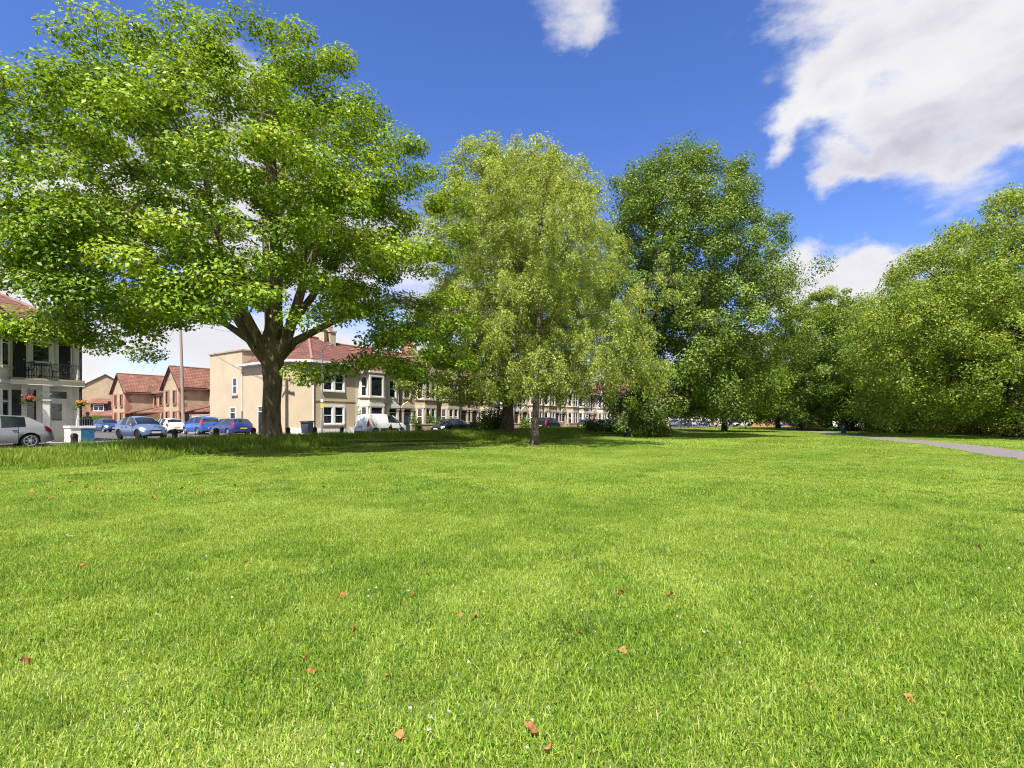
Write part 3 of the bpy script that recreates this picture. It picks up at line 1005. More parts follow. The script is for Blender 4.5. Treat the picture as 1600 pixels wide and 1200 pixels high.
r = MB(); gable_roof(r, -9, 9, 0, 8, 5.42, 2.9, 'x', .3, .13); r.build('roof', 'tile_rust', root)
b = MB(); b.extr([(-8.9, .1, 5.4), (-8.9, 4, 8.2), (-8.9, 7.9, 5.4)], (17.8, 0, 0)); b.build('gable', 'buff_brick', root)
for k in range(4): window(root, -6 + k * 4, -.002, 3.2, 1.1, 1.2, 0, 'cross', 'white_trim')

# ------------------------------------------------------------------ the white house at the left
xw, yw = -23.1, 27.5
root = thing('white_house', 'white painted house with railed balcony over its recessed entrance and red tiled roof', 'house', (xw, yw, STREET), TH)
EVW = 5.95
w0 = -2.75
b = MB()
b.box(-11, -.003, .75, 9, -.1, EVW)                          # main body behind the recess
b.box(-11, w0, 0, .75, -.1, EVW)                             # front plane left of the recess
b.box(-.2, -.001, 0, .749, -.1, EVW)                         # end pier
b.build('wall', 'white_paint', root)
b = MB(); b.box(w0 + .002, -.2, -.15, .748, 3.08, 3.30); b.box(w0 - .1, .05, -.28, -.15, 3.02, 3.26, 0)
b.box(w0 - .1, .05, -.33, .0, 3.26, 3.36, 1)
bal = b.build('balcony', ['white_paint', 'stone'], root)
# railing: bars, top rail
b = MB()
for k in range(27):
    x = w0 + .1 + k * .098
    b.tube([(x, -.2, 3.36), (x, -.2, 4.12)], .011, 5)
b.tube([(w0, -.2, 4.13), (-.05, -.2, 4.13)], .02, 6); b.tube([(w0, -.2, 3.48), (-.05, -.2, 3.48)], .015, 6)
for k in range(9):
    x = w0 + .25 + k * .29
    b.tube([(x + .09 * math.cos(a), -.2, 3.8 + .09 * math.sin(a)) for a in np.linspace(0, 6.28, 11)], .01, 4, cap=False)
b.build('railing', 'iron', bal)
b = MB(); b.box(w0 + 1.15, w0 + 1.42, -.05, .2, .0, 3.02); b.box(w0 + 1.09, w0 + 1.48, -.1, .25, 2.55, 2.66); b.box(w0 + 1.09, w0 + 1.48, -.1, .25, 2.25, 2.33); b.box(w0 + 1.09, w0 + 1.48, -.1, .25, 0, .55)
b.build('pillar', 'white_paint', root)
door(root, -.88, .72, .12, .95, 2.72, 'white_trim', 'white_trim', .5, 0, True)
door(root, w0 + .3, .72, .12, .6, 2.72, 'door_dark', 'white_trim', .05)
window(root, w0 + .88, .748, .95, .5, 1.95, 0, 'transom', surround='white_trim')
b = MB(); b.box(w0 + .1, -.2, .0, .72, -.05, .12); b.build('doorstep', 'stone_pale', root)
window(root, w0 + 1.25, .748, 4.25, .75, 1.1, 0, 'plain', surround='white_trim')
door(root, w0 + .42, .73, 3.36, .62, 2.1, 'door_dark', 'white_trim', .05)
door(root, -.55, .73, 3.36, .62, 2.2, 'door_dark', 'white_trim', .05)
# bay at the left
b = MB()
q = [(w0 - 3.4, .0), (w0 - 2.8, -.8), (w0 - .62, -.8), (w0 - .02, .0)]
b.extr([(x, y, -.1) for x, y in q], (0, 0, EVW - .05))
bay = b.build('bay', 'white_paint', root)
for z0, z1, e in ((.7, .82, .08), (2.85, 2.98, .06), (3.05, 3.2, .12), (3.75, 3.86, .08), (5.55, 5.72, .1)):
    qq = [(w0 - 3.4 - e, .01), (w0 - 2.8 - e * .6, -.8 - e), (w0 - .62 + e * .6, -.8 - e), (w0 - .02 + e, .01)]
    b = MB(); b.extr([(x, y, z0) for x, y in qq], (0, 0, z1 - z0)); b.build('string_course', 'white_trim', bay)
for zs, hh in ((.84, 1.95), (3.88, 1.65)):
    window(bay, w0 - .32, -.402, zs, .62, hh, math.atan2(.8, .6), 'transom')
    window(bay, w0 - 1.2, -.802, zs, .75, hh, 0, 'transom'); window(bay, w0 - 2.2, -.802, zs, .75, hh, 0, 'transom')
g = MB(); g.extr([(w0 - 3.4, -.78, EVW - .08), (w0 + .1, -.78, EVW - .08), (w0 - 1.7, -.78, EVW + 1.5)], (0, .9, 0)); g.build('gable', 'red_brick', root)
g = MB()
for s_ in (0, 1):
    xe = (w0 - 3.75) if s_ == 0 else (w0 + .35); xm = w0 - 1.7
    g.extr([(xe, -1.0, EVW - .55), (xm, -1.0, EVW + 1.42), (xm, -1.0, EVW + 1.7), (xe, -1.0, EVW - .25)][::(1 if s_ == 0 else -1)], (0, .1, 0))
g.build('barge_board', 'wood_dark', root)
# main roof hipped at the street corner
r = MB()
e = [(-11.2, -.35, EVW), (.3, -.35, EVW), (.3, 9.3, EVW), (-11.2, 9.3, EVW)]
t1, t2 = (-4.2, 4.5, EVW + 2.9), (-11.2, 4.5, EVW + 2.9)
r.poly([e[0], e[1], t1, t2]); r.poly([e[1], e[2], t1]); r.poly([e[2], e[3], t2, t1]); r.poly([e[3], e[0], t2]); r.poly(e[::-1])
gable_roof(r, w0 - 3.4, w0 + .1, -.75, 2.5, EVW - .04, 1.68, 'y', .3, .12)
rf = r.build('roof', 'tile_brown', root)
rr = MB(); rr.tube([e[1], t1], .11, 7); rr.tube([t1, t2], .11, 7); rr.build('ridge', 'ridge_tile', rf)
g = MB(); g.box(w0 + .4, .35, -.47, -.33, EVW - .16, EVW - .02); g.build('gutter', 'iron', rf)
b = MB(); b.tube([(-.08, -.1, EVW - .1), (-.08, -.1, .1)], .06, 7); b.build('drainpipe', 'iron', root)
# front garden wall with the blue mural
x_, y_ = xw, yw
root2 = thing('garden_wall', 'low white garden wall with a blue painted panel beside the white house', 'wall', (x_, y_, STREET), TH)
b = MB(); b.box(-.75, -.55, -.88, -.05, -.1, .85); b.box(-.75, .25, -1.05, -.88, -.1, .85); b.build('wall', 'white_paint', root2)
b = MB(); b.box(-.79, .29, -1.09, -.84, .85, .96); b.box(-.79, -.51, -.84, -.05, .85, .96); b.build('coping', 'white_trim', root2)
b = MB(); b.box(-.32, .24, -1.065, -1.051, .04, .8); b.build('mural', 'mural_blue', root2)
b = MB()
for k in range(10):
    b.tube([(-.74 + k * .1, -.96, .96), (-.74 + k * .1, -.96, 1.32)], .008, 5)
b.tube([(-.76, -.96, 1.32), (.2, -.96, 1.32)], .012, 5)
b.build('railing', 'galv', root2)
o = MB().box(-.17, -.03, -.06, -.002, 1.25, 1.6).build('meter_box', 'white_trim', None, loc=(x_, y_, STREET), rz=TH); tag(o, 'small white meter box on the end pier of the white house', 'meter box')

# hanging baskets, balcony table and chairs
def wloc(x, y, z):
    c, s = math.cos(TH), math.sin(TH)
    return (xw + x * c - y * s, yw + x * s + y * c, STREET + z)


def basket(x, z, flower, label):
    root = thing('hanging_basket', label, 'hanging basket', wloc(x, -.42, z), TH, 'hanging baskets under the balcony')
    b = MB(); b.lathe([(.03, -.16), (.12, -.13), (.17, -.05), (.18, 0)], 12); b.build('basket', 'wood_dark', root)
    b = MB()
    for k in range(3):
        a = k * 2.1; b.tube([(.17 * math.cos(a), .17 * math.sin(a), 0), (0, 0, .42)], .008, 4)
    b.tube([(0, 0, .42), (0, 0, .58), (0, .24, .6)], .014, 5)
    b.build('chain', 'iron', root)
    rg = np.random.default_rng(int(abs(x) * 100))
    n = 260; c = rg.normal(size=(n, 3)) * np.array([.17, .15, .07]) + np.array([0, 0, .02])
    tr_ = rg.normal(size=(90, 3)) * np.array([.2, .12, .12]) + np.array([-.08, 0, -.2])
    c = np.concatenate([c, tr_])
    v, q = leaf_quads(rg, c, rg.normal(size=c.shape) + [0, 0, 1], rg.uniform(.06, .11, len(c)))
    link('foliage', npmesh('foliage', v, q, 'leaf_hedge', rg.uniform(.2, 1, len(q))), root)
    c = rg.normal(size=(120, 3)) * np.array([.13, .13, .05]) + np.array([.02, -.05, .09])
    v, q = leaf_quads(rg, c, rg.normal(size=c.shape) + [0, -1, 1], rg.uniform(.05, .09, len(c)), .9)
    link('flowers', npmesh('flowers', v, q, flower, rg.uniform(0, 1, len(q))), root)


basket(w0 + .55, 2.30, 'flower_red', 'hanging basket of red flowers with trailing yellow green leaves')
basket(-.16, 2.12, 'flower_orange', 'hanging basket of orange flowers by the dark drainpipe')
root = thing('balcony_table', 'small dark metal table on the white balcony', 'table', wloc(w0 + 1.15, .2, 3.36), TH)
b = MB(); b.lathe([(.0, .70), (.36, .70), (.37, .72), (.36, .74), (0, .74)], 18); b.build('tabletop', 'iron', root)
b = MB(); b.tube([(0, 0, .7), (0, 0, .05)], .025, 6)
for k in range(3):
    a = k * 2.094; b.tube([(0, 0, .25), (.16 * math.cos(a), .16 * math.sin(a), .12), (.28 * math.cos(a), .28 * math.sin(a), 0)], .018, 5)
b.build('pedestal', 'iron', root)
for k, (x, rzz, lb) in enumerate(((w0 + .62, -1.2, 'dark metal balcony chair with rounded back by the dark upstairs door'), (w0 + 1.75, 1.3, 'dark metal balcony chair on the other side of the small table'))):
    root = thing('balcony_chair', lb, 'chair', wloc(x, .22, 3.36), TH + rzz, 'chairs on the balcony')
    b = MB(); b.lathe([(0, .42), (.2, .42), (.21, .44), (.2, .455), (0, .455)], 14); b.build('seat', 'iron', root)
    b = MB(); b.tube([(-.19, .15, .44), (-.2, .2, .7), (-.13, .23, .86), (0, .24, .9), (.13, .23, .86), (.2, .2, .7), (.19, .15, .44)], .016, 5)
    for xx in (-.08, 0, .08): b.tube([(xx, .17, .44), (xx, .23, .87)], .01, 4)
    b.build('backrest', 'iron', root)
    for sx in (-1, 1):
        for sy in (-1, 1):
            b = MB(); b.tube([(sx * .14, sy * .13, .43), (sx * .19, sy * .18, 0)], .014, 5); b.build('leg', 'iron', root)

# ------------------------------------------------------------------ far houses closing the park
def far_house(label, X, Y, w, d, h, rh, rz, wall, roof, group='far houses at the end of the park'):
    root = thing('far_house', label, 'house', (X, Y, 0), rz, group)
    b = MB(); b.box(-w / 2, w / 2, 0, d, -.3, h); b.extr([(-w / 2, 0, h), (-w / 2, d / 2, h + rh), (-w / 2, d, h)], (w, 0, 0)); b.build('wall', wall, root)
    r = MB(); gable_roof(r, -w / 2, w / 2, 0, d, h + .02, rh + .05, 'x', .3, .14); rf = r.build('roof', roof, root)
    chimney(root, -w * .3, d / 2, h + rh - .4, 1.5)
    nwin = max(2, int(w / 2.6))
    for k in range(nwin):
        x = -w / 2 + (k + .5) * w / nwin
        window(root, x, -.002, h * .58, 1.1, 1.3, 0, 'cross')
        if k != 1: window(root, x, -.002, .9, 1.2, 1.35, 0, 'cross')
        else: door(root, x, -.03, .05, .95, 2.2, 'door_red', 'white_trim', .3)


far_house('pale cream house with two storeys at the far end beside the terrace', 48, 146, 12, 8, 5.6, 2.6, R(10), 'stone_white', 'tile_red')
far_house('pinkish rendered house seen under the lime tree at the far end', 60, 150, 11, 8, 5.6, 2.6, R(6), 'pink_wall', 'tile_red')
far_house('white house seen beside the orange fence at the far end', 72, 150, 10, 8, 5.6, 2.6, R(0), 'white_paint', 'tile_brown')
far_house('small red brick house behind the orange fence', 82, 143, 9, 8, 5.0, 2.6, R(-4), 'red_brick', 'tile_red')
far_house('white house seen between the dark trunks of the park trees', 90, 132, 18, 8, 5.6, 2.6, R(-10), 'white_paint', 'tile_brown')
far_house('long pale house hidden behind the park trees', 116, 128, 16, 8, 5.6, 2.6, R(-20), 'stone_white', 'tile_red')
root = thing('wooden_fence', 'orange brown wooden fence at the far end of the lawn', 'fence', (57.5, 123, -.05), R(-8))
b = MB()
for k in range(60):
    b.box(k * .3 + .01, k * .3 + .29, -.02 + .01 * (k % 2), .0 + .01 * (k % 2), .05, 1.45 + .02 * ((k * 7) % 3))
b.build('panel', 'fence_orange', root)
for k in range(9):
    b = MB(); b.box(k * 2.25 - .06, k * 2.25 + .06, .02, .14, -.1, 1.55); b.build('post', 'fence_orange', root)
# ------------------------------------------------------------------ vehicles
KEYS = dict(
    hatch=[(2.00, .32, .56, .55, .60, .45, .58), (1.86, .24, .76, .64, .72, .60, .69), (1.5, .2, .84, .74, .84, .64, .81), (1.02, .2, .86, .84, .97, .70, .92),
           (.30, .2, .86, .88, 1.43, .57, 1.37), (-.3, .2, .86, .90, 1.49, .59, 1.43), (-1.2, .2, .86, .94, 1.44, .57, 1.37), (-1.72, .22, .84, .97, 1.07, .66, 1.02), (-1.93, .28, .78, .78, .86, .60, .83), (-2.0, .34, .70, .6, .64, .55, .62)],
    estate=[(2.2, .32, .56, .55, .60, .45, .58), (2.05, .24, .76, .64, .72, .60, .69), (1.65, .2, .84, .76, .86, .64, .83), (1.02, .2, .86, .86, .97, .70, .93),
            (.30, .2, .86, .90, 1.42, .57, 1.36), (-.4, .2, .86, .92, 1.47, .59, 1.41), (-1.75, .2, .86, .95, 1.43, .58, 1.37), (-2.05, .24, .84, .98, 1.06, .68, 1.02), (-2.14, .28, .80, .76, .84, .62, .80), (-2.2, .34, .72, .6, .64, .57, .62)],
    mpv=[(2.0, .32, .58, .6, .68, .45, .64), (1.86, .24, .78, .72, .82, .60, .78), (1.55, .2, .85, .86, .98, .66, .93), (1.2, .2, .87, .94, 1.08, .72, 1.03),
         (.45, .2, .87, .98, 1.58, .60, 1.51), (-.3, .2, .87, 1.0, 1.64, .62, 1.57), (-1.7, .2, .87, 1.0, 1.6, .62, 1.53), (-1.9, .24, .85, 1.0, 1.12, .70, 1.06), (-1.97, .28, .82, .78, .86, .64, .82), (-2.0, .34, .74, .62, .66, .57, .64)],
    van=[(2.19, .32, .6, .6, .7, .5, .66), (2.05, .24, .8, .76, .86, .62, .82), (1.65, .2, .87, .96, 1.08, .68, 1.03), (1.35, .2, .89, 1.02, 1.16, .73, 1.10), (.6, .2, .90, 1.06, 1.74, .66, 1.66), (-.2, .2, .90, 1.08, 1.82, .69, 1.75), (-1.6, .2, .90, 1.08, 1.80, .69, 1.73),
         (-1.98, .2, .90, 1.08, 1.72, .68, 1.64), (-2.12, .24, .88, 1.0, 1.30, .72, 1.22), (-2.17, .28, .85, .8, .9, .66, .86), (-2.19, .34, .78, .62, .66, .6, .64)])
RND = {}


def car(kind, paint, label, X, Y, ang, L=None, plates=True, cat='car', group='vehicles parked along the streets', sx=1.0, sz=1.0, front=None, rear=None, rim='alloy', estate_bar=False):
    K = np.array(KEYS[kind], float)
    K[:, 0] *= sx; K[:, 1:2] *= 1; K[:, [3, 4, 6]] *= sz
    xs = np.arange(K[-1, 0], K[0, 0] + 1e-6, (K[0, 0] - K[-1, 0]) / 64)
    A = np.stack([np.interp(xs, K[::-1, 0], K[::-1, j]) for j in range(1, 7)], -1)
    for _ in range(2):
        B = A.copy(); B[1:-1] = (A[:-2] + 2 * A[1:-1] + A[2:]) / 4; A = B
    Lh = K[0, 0]
    xf, xr = Lh * .655, -Lh * .60
    WR = .315 if kind != 'van' else .32
    def sec(x, arch=True, e=0.0):
        zl, wm, zb, zt, we, ze = [np.interp(x, xs, A[:, j]) for j in range(6)]
        if arch:
            for xw_ in (xf, xr):
                r = WR + .055; dx = x - xw_
                if abs(dx) < r:
                    zl = max(zl, WR + math.sqrt(r * r - dx * dx))
        zl = min(zl, zb - .04)
        zm = max(.52 * (zb / .9), zl)
        zm = min(zm, zb - .02)
        pts = [(wm * .93, zl), (wm * .985, zl + (zm - zl) * .5), (wm, zm), (wm * .995, zm + (zb - zm) * .5), (wm * .965, zb), (we + (wm * .965 - we) * .5, (zb + ze) / 2 + .012), (we, ze), (we * .6, ze + (zt - ze) * .62), (0, zt)]
        return [(y + e, z + e * .3) for y, z in pts]
    root = thing('parked_' + ('van' if kind == 'van' else 'car'), label, 'van' if kind == 'van' else cat, (X, Y, STREET + .002), ang, group)
    S = [sec(x) for x in xs]
    cowl = {'hatch': 1.02, 'estate': 1.02, 'mpv': 1.2, 'van': 1.35}[kind] * sx
    rof = {'hatch': .30, 'estate': .30, 'mpv': .45, 'van': .6}[kind] * sx
    rre = {'hatch': -1.2, 'estate': -1.75, 'mpv': -1.7, 'van': -9}[kind] * sx
    rrb = {'hatch': -1.72, 'estate': -2.05, 'mpv': -1.9, 'van': -9}[kind] * sx
    bp = {'hatch': -.25, 'estate': -.25, 'mpv': -.3, 'van': -.02}[kind] * sx
    cp = {'hatch': -1.05, 'estate': -1.62, 'mpv': -1.55, 'van': -.05}[kind] * sx
    bod, ws, rw = MB(), MB(), MB()
    sw = {1: MB(), -1: MB()}
    nrow = len(S[0])
    for i in range(len(xs) - 1):
        xm = (xs[i] + xs[i + 1]) / 2
        for s in (1, -1):
            for j in range(nrow - 1):
                a = (xs[i], s * S[i][j][0], S[i][j][1]); b = (xs[i + 1], s * S[i + 1][j][0], S[i + 1][j][1])
                c = (xs[i + 1], s * S[i + 1][j + 1][0], S[i + 1][j + 1][1]); d = (xs[i], s * S[i][j + 1][0], S[i][j + 1][1])
                q = [a, b, c, d] if s < 0 else [d, c, b, a]
                tgt = bod
                if j in (4, 5):
                    if cp < xm < cowl - .10 and not (bp - .06 < xm < bp + .04):
                        tgt = sw[s]
                    if kind == 'van' and xm < 0: tgt = bod
                elif j >= 6:
                    if rof + .02 < xm < cowl - .04: tgt = ws
                    elif rrb + .03 < xm < rre - .02: tgt = rw
                tgt.poly(q)
    for e_, rev in ((0, False), (len(xs) - 1, True)):
        loop = [(xs[e_], y, z) for y, z in S[e_]] + [(xs[e_], -y, z) for y, z in S[e_][-2::-1]]
        bod.poly(loop if rev else loop[::-1])
    # dark underbody
    ub = MB(); ub.box(xs[0] + .25, xs[-1] - .25, -.6, .6, .2, .62); ub.build('underbody', 'black_plastic', root)
    def mk(b, name, mat):
        if not b.f: return None
        me = b.mesh(name, mat)
        import bmesh
        bm = bmesh.new(); bm.from_mesh(me); bmesh.ops.remove_doubles(bm, verts=bm.verts, dist=.0008); bm.to_mesh(me); bm.free()
        me.polygons.foreach_set('use_smooth', [True] * len(me.polygons))
        me.set_sharp_from_angle(angle=R(38))
        return link(name, me, root)
    mk(bod, 'body', 'paint_' + paint); mk(ws, 'windscreen', 'car_glass'); mk(rw, 'rear_window', 'car_glass')
    for s in (1, -1): mk(sw[s], 'side_window', 'car_glass')
    def patch(name, mat, x0, x1, r0, r1, s, e=.008, n=8, parent=None):
        b = MB(); X_ = np.linspace(x0, x1, n)
        P = [sec(x, True, 0) for x in X_]
        for i in range(n - 1):
            for j in range(r0, r1):
                def pt(ii, jj):
                    y, z = P[ii][jj]
                    return (X_[ii] + (e if X_[ii] > 0 else -e), s * (y + e), z + e * .3)
                q = [pt(i, j), pt(i + 1, j), pt(i + 1, j + 1), pt(i, j + 1)]
                b.poly(q if s < 0 else q[::-1])
        return b.build(name, mat, parent or root, True)
    for s in (1, -1):
        patch('headlight', 'lamp_clear', Lh - .42, Lh - .075, 3, 6, s)
        if kind == 'hatch': patch('tail_light', 'lamp_red', -Lh + .09, -Lh + .36, 3, 5, s)
        elif kind == 'estate': patch('tail_light', 'lamp_red', -Lh + .05, -Lh + .22, 3, 5, s)
        elif kind == 'mpv': patch('tail_light', 'lamp_red', -Lh + .06, -Lh + .34, 4, 6, s); patch('tail_light', 'lamp_red', -Lh + .03, -Lh + .16, 3, 4, s)
        else: patch('tail_light', 'lamp_red', -Lh + .05, -Lh + .20, 3, 5, s)
        # door lines and lower sill strip
        t = MB()
        for x in ((cowl - .18 if kind != 'van' else cowl - .05), bp, cp + .12 if kind in ('hatch',) else cp + .35):
            if abs(x - xr) < WR + .05: x = xr + WR + .09
            p1, p2 = sec(x - .007), sec(x + .007)
            for j in range(0, 4):
                q = [(x - .007, s * (p1[j][0] + .003), p1[j][1]), (x + .007, s * (p2[j][0] + .003), p2[j][1]), (x + .007, s * (p2[j + 1][0] + .003), p2[j + 1][1]), (x - .007, s * (p1[j + 1][0] + .003), p1[j + 1][1])]
                t.poly(q if s < 0 else q[::-1])
        for x in (bp + .18, cp + .35) if kind != 'van' else (bp + .2,):
            y, z = sec(x)[3]
            t.box(x - .09, x + .09, min(s * y, s * (y + .03)), max(s * y, s * (y + .03)), z + .04, z + .07)
        t.build('door_trim', 'black_plastic', root)
        if kind == 'van' or estate_bar:
            patch('rub_strip', 'black_plastic', xr + WR + .12, xf - WR - .12, 1, 2, s, .02, 12)
        # mirrors
        y, z = sec(cowl - .2)[4]
        m = MB(); m.lathe([(.0, -.06), (.07, -.055), (.085, 0), (.07, .05), (0, .055)], 8, (cowl - .25, s * (y + .10), z + .08), 'z')
        m.build('wing_mirror', 'paint_' + paint if kind != 'van' else 'black_plastic', root, True)
        # wheels
        for xw_ in (xf, xr):
            yo = np.interp(xw_, xs, A[:, 1]) - .03
            ty = MB(); ty.lathe([(WR - .11, -.10), (WR - .03, -.10), (WR, -.08), (WR, .05), (WR - .03, .08), (WR - .10, .08)] if s > 0 else [(WR - .10, -.08), (WR - .03, -.08), (WR, -.05), (WR, .08), (WR - .03, .10), (WR - .11, .10)], 28, (0, 0, 0), 'y')
            wh = ty.build('wheel', 'tyre', root, True, 40, (xw_, s * (yo - .08), WR))
            rm = MB(); rr_ = WR - .095
            f = s * .062
            for k in range(7 if rim == 'alloy' else 9):
                a = k * 2 * math.pi / (7 if rim == 'alloy' else 9)
                ca, sa = math.cos(a), math.sin(a)
                w_ = .035
                pts = [(ca * .04 - sa * w_, sa * .04 + ca * w_), (ca * rr_ - sa * w_ * .8, sa * rr_ + ca * w_ * .8), (ca * rr_ + sa * w_ * .8, sa * rr_ - ca * w_ * .8), (ca * .04 + sa * w_, sa * .04 - ca * w_)]
                rm.extr([(p, f, q_) for p, q_ in pts], (0, s * .018, 0))
            n_ = 24
            rm.tube([(rr_ * math.cos(2 * math.pi * k / n_), f + s * .008, rr_ * math.sin(2 * math.pi * k / n_)) for k in range(n_ + 1)], .018, 6, cap=False)
            rm.lathe([(0, min(f, f + s * .02)), (.055, min(f, f + s * .02)), (.055, max(f, f + s * .02)), (0, max(f, f + s * .02))], 12, (0, 0, 0), 'y')
            rm.build('rim', rim, wh)
    # pillars beside the windscreen, plates, grille
    t = MB()
    p0, p1 = sec(cowl - .04), sec(rof)
    for s in (1, -1):
        t.tube([(cowl - .02, s * p0[6][0], p0[6][1] + .0), ((cowl + rof) / 2, s * (np.interp((cowl + rof) / 2, xs, A[:, 4]) + .004), np.interp((cowl + rof) / 2, xs, A[:, 5]) + .004), (rof, s * p1[6][0], p1[6][1])], .032, 6)
    t.build('pillar', 'paint_' + paint, root, True)
    g = MB()
    g.box(Lh - .03, Lh + .012, -.42, .42, .30, .42); g.box(Lh - .05, Lh + .006, -.34, .34, .54 * sz, .60 * sz)
    g.build('grille', 'black_plastic', root)
    def plate(x, z, mat, txt, rz_):
        b = MB(); b.box(-.26, .26, -.006, .006, -.056, .056); o = b.build('number_plate', mat, root, loc=(x, 0, z), rz=rz_)
        return o
    plate(Lh + .02, .47, 'plate_white', None, R(90)); plate(-Lh - .012, .62 * sz if kind != 'van' else .75, 'plate_yellow', None, R(90))
    rb = MB(); rb.box(-Lh - .02, -Lh + .08, -.62, .62, .32, .40); rb.build('rear_bumper', 'black_plastic', root)
    return root


aU = math.atan2(.819, .573); aN = math.atan2(-.573, .819); aS = math.atan2(.573, -.819)
car('hatch', 'silver', 'silver hatchback parked in front of the white house', -23.15, 22.55, aU + math.pi, sx=1.06, sz=1.0)
car('hatch', 'iceblue', 'pale metallic blue small hatchback facing out of the side street', -24.75, 34.2, aN + .10, sx=.93, sz=1.035, rim='black_plastic')
car('hatch', 'darkblue', 'dark blue car facing out of the side street beside the hedges', -44.3, 56.0, aN + .05, sx=1.05)
car('hatch', 'white', 'white hatchback seen from behind in the side street beside the yard wall', -34.0, 50.6, aS, sx=1.02)
car('mpv', 'brightblue', 'bright blue people carrier with tall red rear lamps beside the cream wall', -28.3, 46.6, aS, sx=1.0)
car('estate', 'navy', 'navy blue estate car parked by the beige side wall, behind the maple trunk', -23.3, 42.3, aS)
car('van', 'white', 'white panel van with black rub strip parked in front of the cream terraced house', -10.85, 42.6, aU)
car('hatch', 'black', 'dark navy hatchback parked by the domed green hedge', -6.1, 50.2, aU + math.pi)
car('mpv', 'black', 'black tall people carrier parked just behind the birch trunk', 4.6, 64.8, aU, sz=1.04)
car('hatch', 'dim', 'dark hatchback with yellow rear plate between the birch and the ash', 10.9, 73.7, aU)
car('hatch', 'greyblue', 'grey blue hatchback half hidden by bushes left of the ash trunk', 14.3, 78.6, aU)
car('estate', 'lightgrey', 'pale grey car beside the ash trunk', 18.2, 84.2, aU)
for (Y, c, k, lb) in ((107, 'greyblue', 'hatch', 'grey blue car far down the road, leftmost beneath the lime tree'), (113, 'black', 'estate', 'black estate car far down the road beneath the lime tree'), (119, 'lightgrey', 'hatch', 'light grey car far down the road beside the lime trunk'), (126, 'darkblue', 'hatch', 'dark blue car farthest down the park road')):
    car(k, c, lb, .7 * Y - 40.7, Y, aU)
car('hatch', 'purple', 'dark purple car in front of the far white house', 52.3, 121, R(170))
car('hatch', 'white', 'white car parked before the orange fence', 52.2, 116, R(175))
car('estate', 'greyblue', 'blue grey estate car parked along the orange fence', 64.5, 119.5, R(175))

# ------------------------------------------------------------------ street furniture
prev = None
for k, pxx in enumerate((116, 273, 338, 396, 450, 492, 534, 610, 655)):
    a = (pxx - 800) / 800; Y = 27.9 / (.573 - .819 * a); X = a * Y
    if prev is None:
        b = MB(); b.lathe([(.125, -.1), (.125, .58), (.14, .6), (.14, .64), (.12, .70), (.08, .745), (.03, .765)], 14)
        prev = b.mesh('bollard', 'wood_dark', True, 35)
    o = link('bollard', prev, None, (X, Y, float(H(X, Y))), k * .4)
    tag(o, ['dark domed timber bollard in front of the blue painted wall', 'dark domed timber bollard between the pale blue hatchback and the bright blue people carrier', 'dark domed timber bollard in front of the navy estate car', 'dark domed timber bollard touching the left edge of the maple trunk',
            'dark domed timber bollard just right of the maple trunk', 'dark domed timber bollard between wheelie bin and lamp post', 'dark domed timber bollard left of the white van', 'dark domed timber bollard in the long grass before the white van', 'dark domed timber bollard just right of the white van'][k], 'bollard', 'bollards along the verge')


def telegraph(X, Y, h, label, lean=0):
    root = thing('telegraph_pole', label, 'pole', (X, Y, STREET), 0, 'telegraph poles of the side street')
    b = MB(); b.tube([(lean * z / h, 0, z) for z in np.linspace(-.3, h, 9)], [.17 - .008 * k for k in range(9)], 12); b.build('pole', 'pole_wood', root, True, 40)
    b = MB(); b.box(lean - .55, lean + .55, -.22, -.12, h - .75, h - .62); b.build('crossarm', 'pole_wood', root)
    b = MB()
    for x in (-.45, -.15, .15, .45): b.lathe([(.02, 0), (.045, .03), (.045, .1), (.02, .13)], 8, (lean + x, -.17, h - .62))
    b.build('insulator', 'white_trim', root)
    return root


telegraph(-32.2, 50.2, 12.3, 'weathered wooden telegraph pole behind the bright blue people carrier', -.35)
telegraph(-18.72, 38.95, 8.6, 'wooden telegraph pole hidden behind the big maple trunk')
def wire(a, c, sag, label):
    a, c = Vector(a), Vector(c); b = MB()
    b.tube([tuple(a.lerp(c, t) - Vector((0, 0, sag * 4 * t * (1 - t)))) for t in np.linspace(0, 1, 14)], .012, 4)
    o = b.build('overhead_wire', 'black_plastic'); tag(o, label, 'wire', 'overhead wires of the side street')
tp1 = (-32.5, 50.1, 11.8); tp2 = (-18.72, 38.85, 8.3)
wire(tp1, tp2, .7, 'overhead wire between the two wooden telegraph poles')
wire(tp2, (-15.9, 42.8, 6.2), .15, 'short overhead wire from the hidden pole to the beige house eaves')
wire(tp2, (-23.4, 44.9, 6.1), .2, 'overhead wire from the hidden pole to the beige side wall')
wire(tp1, (-22.4, 27.9, 6.1), .6, 'long overhead wire from the pole to the white house')
wire(tp1, (-41, 58.2, 6.9), .2, 'overhead wire from the pole to the brick gable')

root = thing('lamp_post', 'thin grey lamp post in front of the beige house windows', 'lamp post', (-15.1, 40.75, STREET + .1))
b = MB(); b.tube([(0, 0, 0), (0, 0, 1.1), (0, 0, 1.2), (0, 0, 6.6)], [.085, .085, .055, .045], 10); b.build('post', 'galv', root, True, 40)
b = MB(); b.tube([(0, 0, 6.55), (.1, -.05, 6.9), (.5, -.3, 7.1), (.9, -.5, 7.12)], .03, 7); b.build('bracket', 'galv', root, True)
b = MB(); b.lathe([(.02, -.03), (.12, 0), (.13, .06), (.05, .11), (.01, .12)], 10, (1.0, -.56, 7.06)); b.build('lamp_head', 'galv', root, True, 50)
b = MB(); b.box(-.11, .11, -.075, -.06, 2.15, 2.5); b.build('notice', 'plate_yellow', root)
b = MB(); b.box(-.10, .10, -.075, -.06, 2.6, 2.85); b.build('notice', 'plate_white', root)

